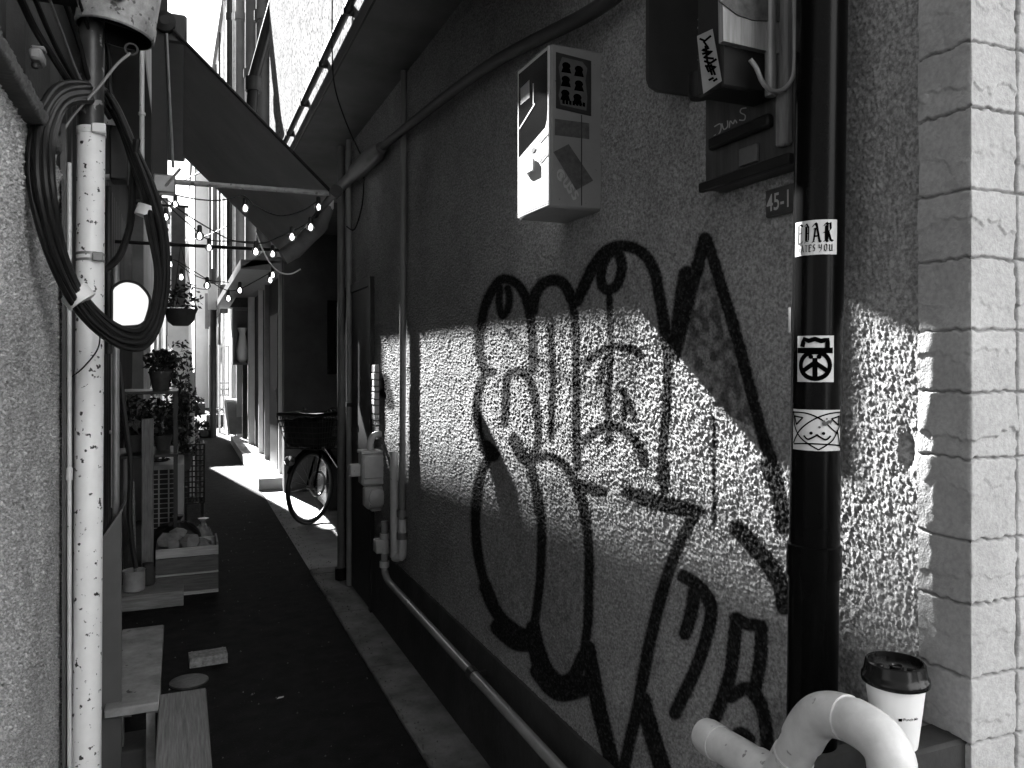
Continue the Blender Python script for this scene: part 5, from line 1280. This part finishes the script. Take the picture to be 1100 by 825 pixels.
# rubble, pots and kerb in the far sun
for k, (u, v, rr, hh, lab) in enumerate([(214, 432, .16, .3, 'square dark planter by the far left wall'), (232, 446, .2, .28, 'low dark tub in the far sunlight'), (222, 458, .13, .16, 'small tray of soil in front of the dark tub')]):
    p = atZ(u, v + 12, .012); t = thing('planter_tub', p, lab, 'planter')
    MB().rbox(p.x - rr, p.x + rr, p.y, p.y + rr * 1.6, .012, hh, .02).build('tub', M_dark, t)
    MB().leaves((p.x, p.y + rr * .8, hh + .08), (rr * .9, rr * .7, .1), 90, .05, 20 + k).build('foliage', M_leaf, t)
# plants on the left at mid distance
potted((.02, 10.4, .01), .12, .28, (.2, .3, .5), 420, 'leafy shrub in a tub on the left past the basket', 31, M_dark, M_leaf, .045)
potted((-.02, 12.6, .01), .14, .3, (.22, .3, .9), 500, 'tall shrub in a tub by the far tall house', 32, M_dark, M_leafd, .05)
t = thing('wall_board', (-.05, 9.4, .9), 'weathered pale board leaning upright at the left edge of the sunlit road', 'board')
A, B = atY(204, 400, 9.4), atY(209, 478, 9.4); MB().rbox(A.x, B.x, 9.4, 9.43, .01, A.z, .003).build('plank', M_panelw, t); MB().rbox(A.x - .02, A.x, 9.405, 9.45, .01, A.z - .1, .003).build('batten', M_wood, t)
t = thing('signpost', atZ(231, 470, .01), 'slim dark post standing at the far left of the alley', 'post')
p = atY(229, 460, 16.5); MB().tube([(p.x, 16.5, 0.01), (p.x, 16.5, 3.3)], .06, 10).build('shaft', M_dark, t); MB().rbox(p.x - .1, p.x + .08, 16.4, 16.43, 2.5, 3.0, .01).build('plate', M_panelw, t)
t = thing('banner', (.02, 7.8, 2.2), 'grey hanging banner beside the strings of bulbs', 'banner')
A, B = atY(184, 222, 7.7), atY(199, 330, 7.7); MB().box(A.x, B.x, 7.7, 7.712, B.z, A.z).build('cloth', mat('banner_cloth', .16, .8, .3, 6), t); MB().tube([(LX - .1, 7.706, A.z + .01), (B.x + .03, 7.706, A.z + .01)], .012, 8).build('rod', M_dark, t)

# ================================================================== STREET BEHIND THE VIEWER (lights the mouth of the alley)
for (x0, x1, al, nm, lab) in [(-18, .6, .03, 'dark_facade', 'dark rendered house across the street from the alley mouth'), (.65, 18, .36, 'pale_facade', 'pale rendered house across the street, right of the dark one')]:
    ob = thing('street_house', ((x0 + x1) / 2, -8, 0), lab, 'building')
    MB().box(x0, x1, -12, -7.2, 0, 10.5).build('wall', mat(nm, al, .9, .15, 2, bump=.3), ob)
    for k in range(4):
        xa = x0 + 1.5 + k * 4; fr_ = MB().box(xa, xa + 1.2, -7.199, -7.15, 1.2, 2.6).build('window', M_panel, ob); MB().box(xa + .08, xa + 1.12, -7.149, -7.14, 1.3, 2.5).build('pane', M_dglass, fr_)

# ================================================================== CAMERA, LIGHT, SKY
cam = bpy.data.cameras.new('camera'); co = bpy.data.objects.new('camera', cam); COL.objects.link(co)
cam.sensor_width = 36; cam.lens = F_PX / 1100 * 36; cam.clip_start = .05; cam.clip_end = 500
cam.shift_y = -(412.5 - HZ) / 1100
co.location = EYEV; co.rotation_euler = (PI / 2, 0, -YAW)
scene.camera = co
Sv = Vector((-1, 5.8, 4.0)).normalized()
sun = bpy.data.lights.new('sun', 'SUN'); so = bpy.data.objects.new('sun', sun); COL.objects.link(so)
sun.energy = 5.0; sun.angle = math.radians(.5); sun.color = (1, 1, 1)
so.rotation_euler = (-Sv).to_track_quat('-Z', 'Y').to_euler()
so.location = (-3, 15, 12)
w = bpy.data.worlds.new('World'); scene.world = w; w.use_nodes = True
nt = w.node_tree; bg = nt.nodes['Background']
sk = nt.nodes.new('ShaderNodeTexSky'); sk.sky_type = 'NISHITA'; sk.sun_disc = False
sk.air_density = .4; sk.dust_density = .4; sk.sun_elevation = math.asin(Sv.z); sk.sun_rotation = math.atan2(Sv.x, Sv.y)
bwn = nt.nodes.new('ShaderNodeRGBToBW'); nt.links.new(sk.outputs[0], bwn.inputs[0]); nt.links.new(bwn.outputs[0], bg.inputs[0])
bg.inputs[1].default_value = .05
scene.view_settings.view_transform = 'Standard'; scene.view_settings.look = 'None'
scene.view_settings.gamma = 1.0; scene.view_settings.exposure = 3.5
scene.cycles.max_bounces = 8
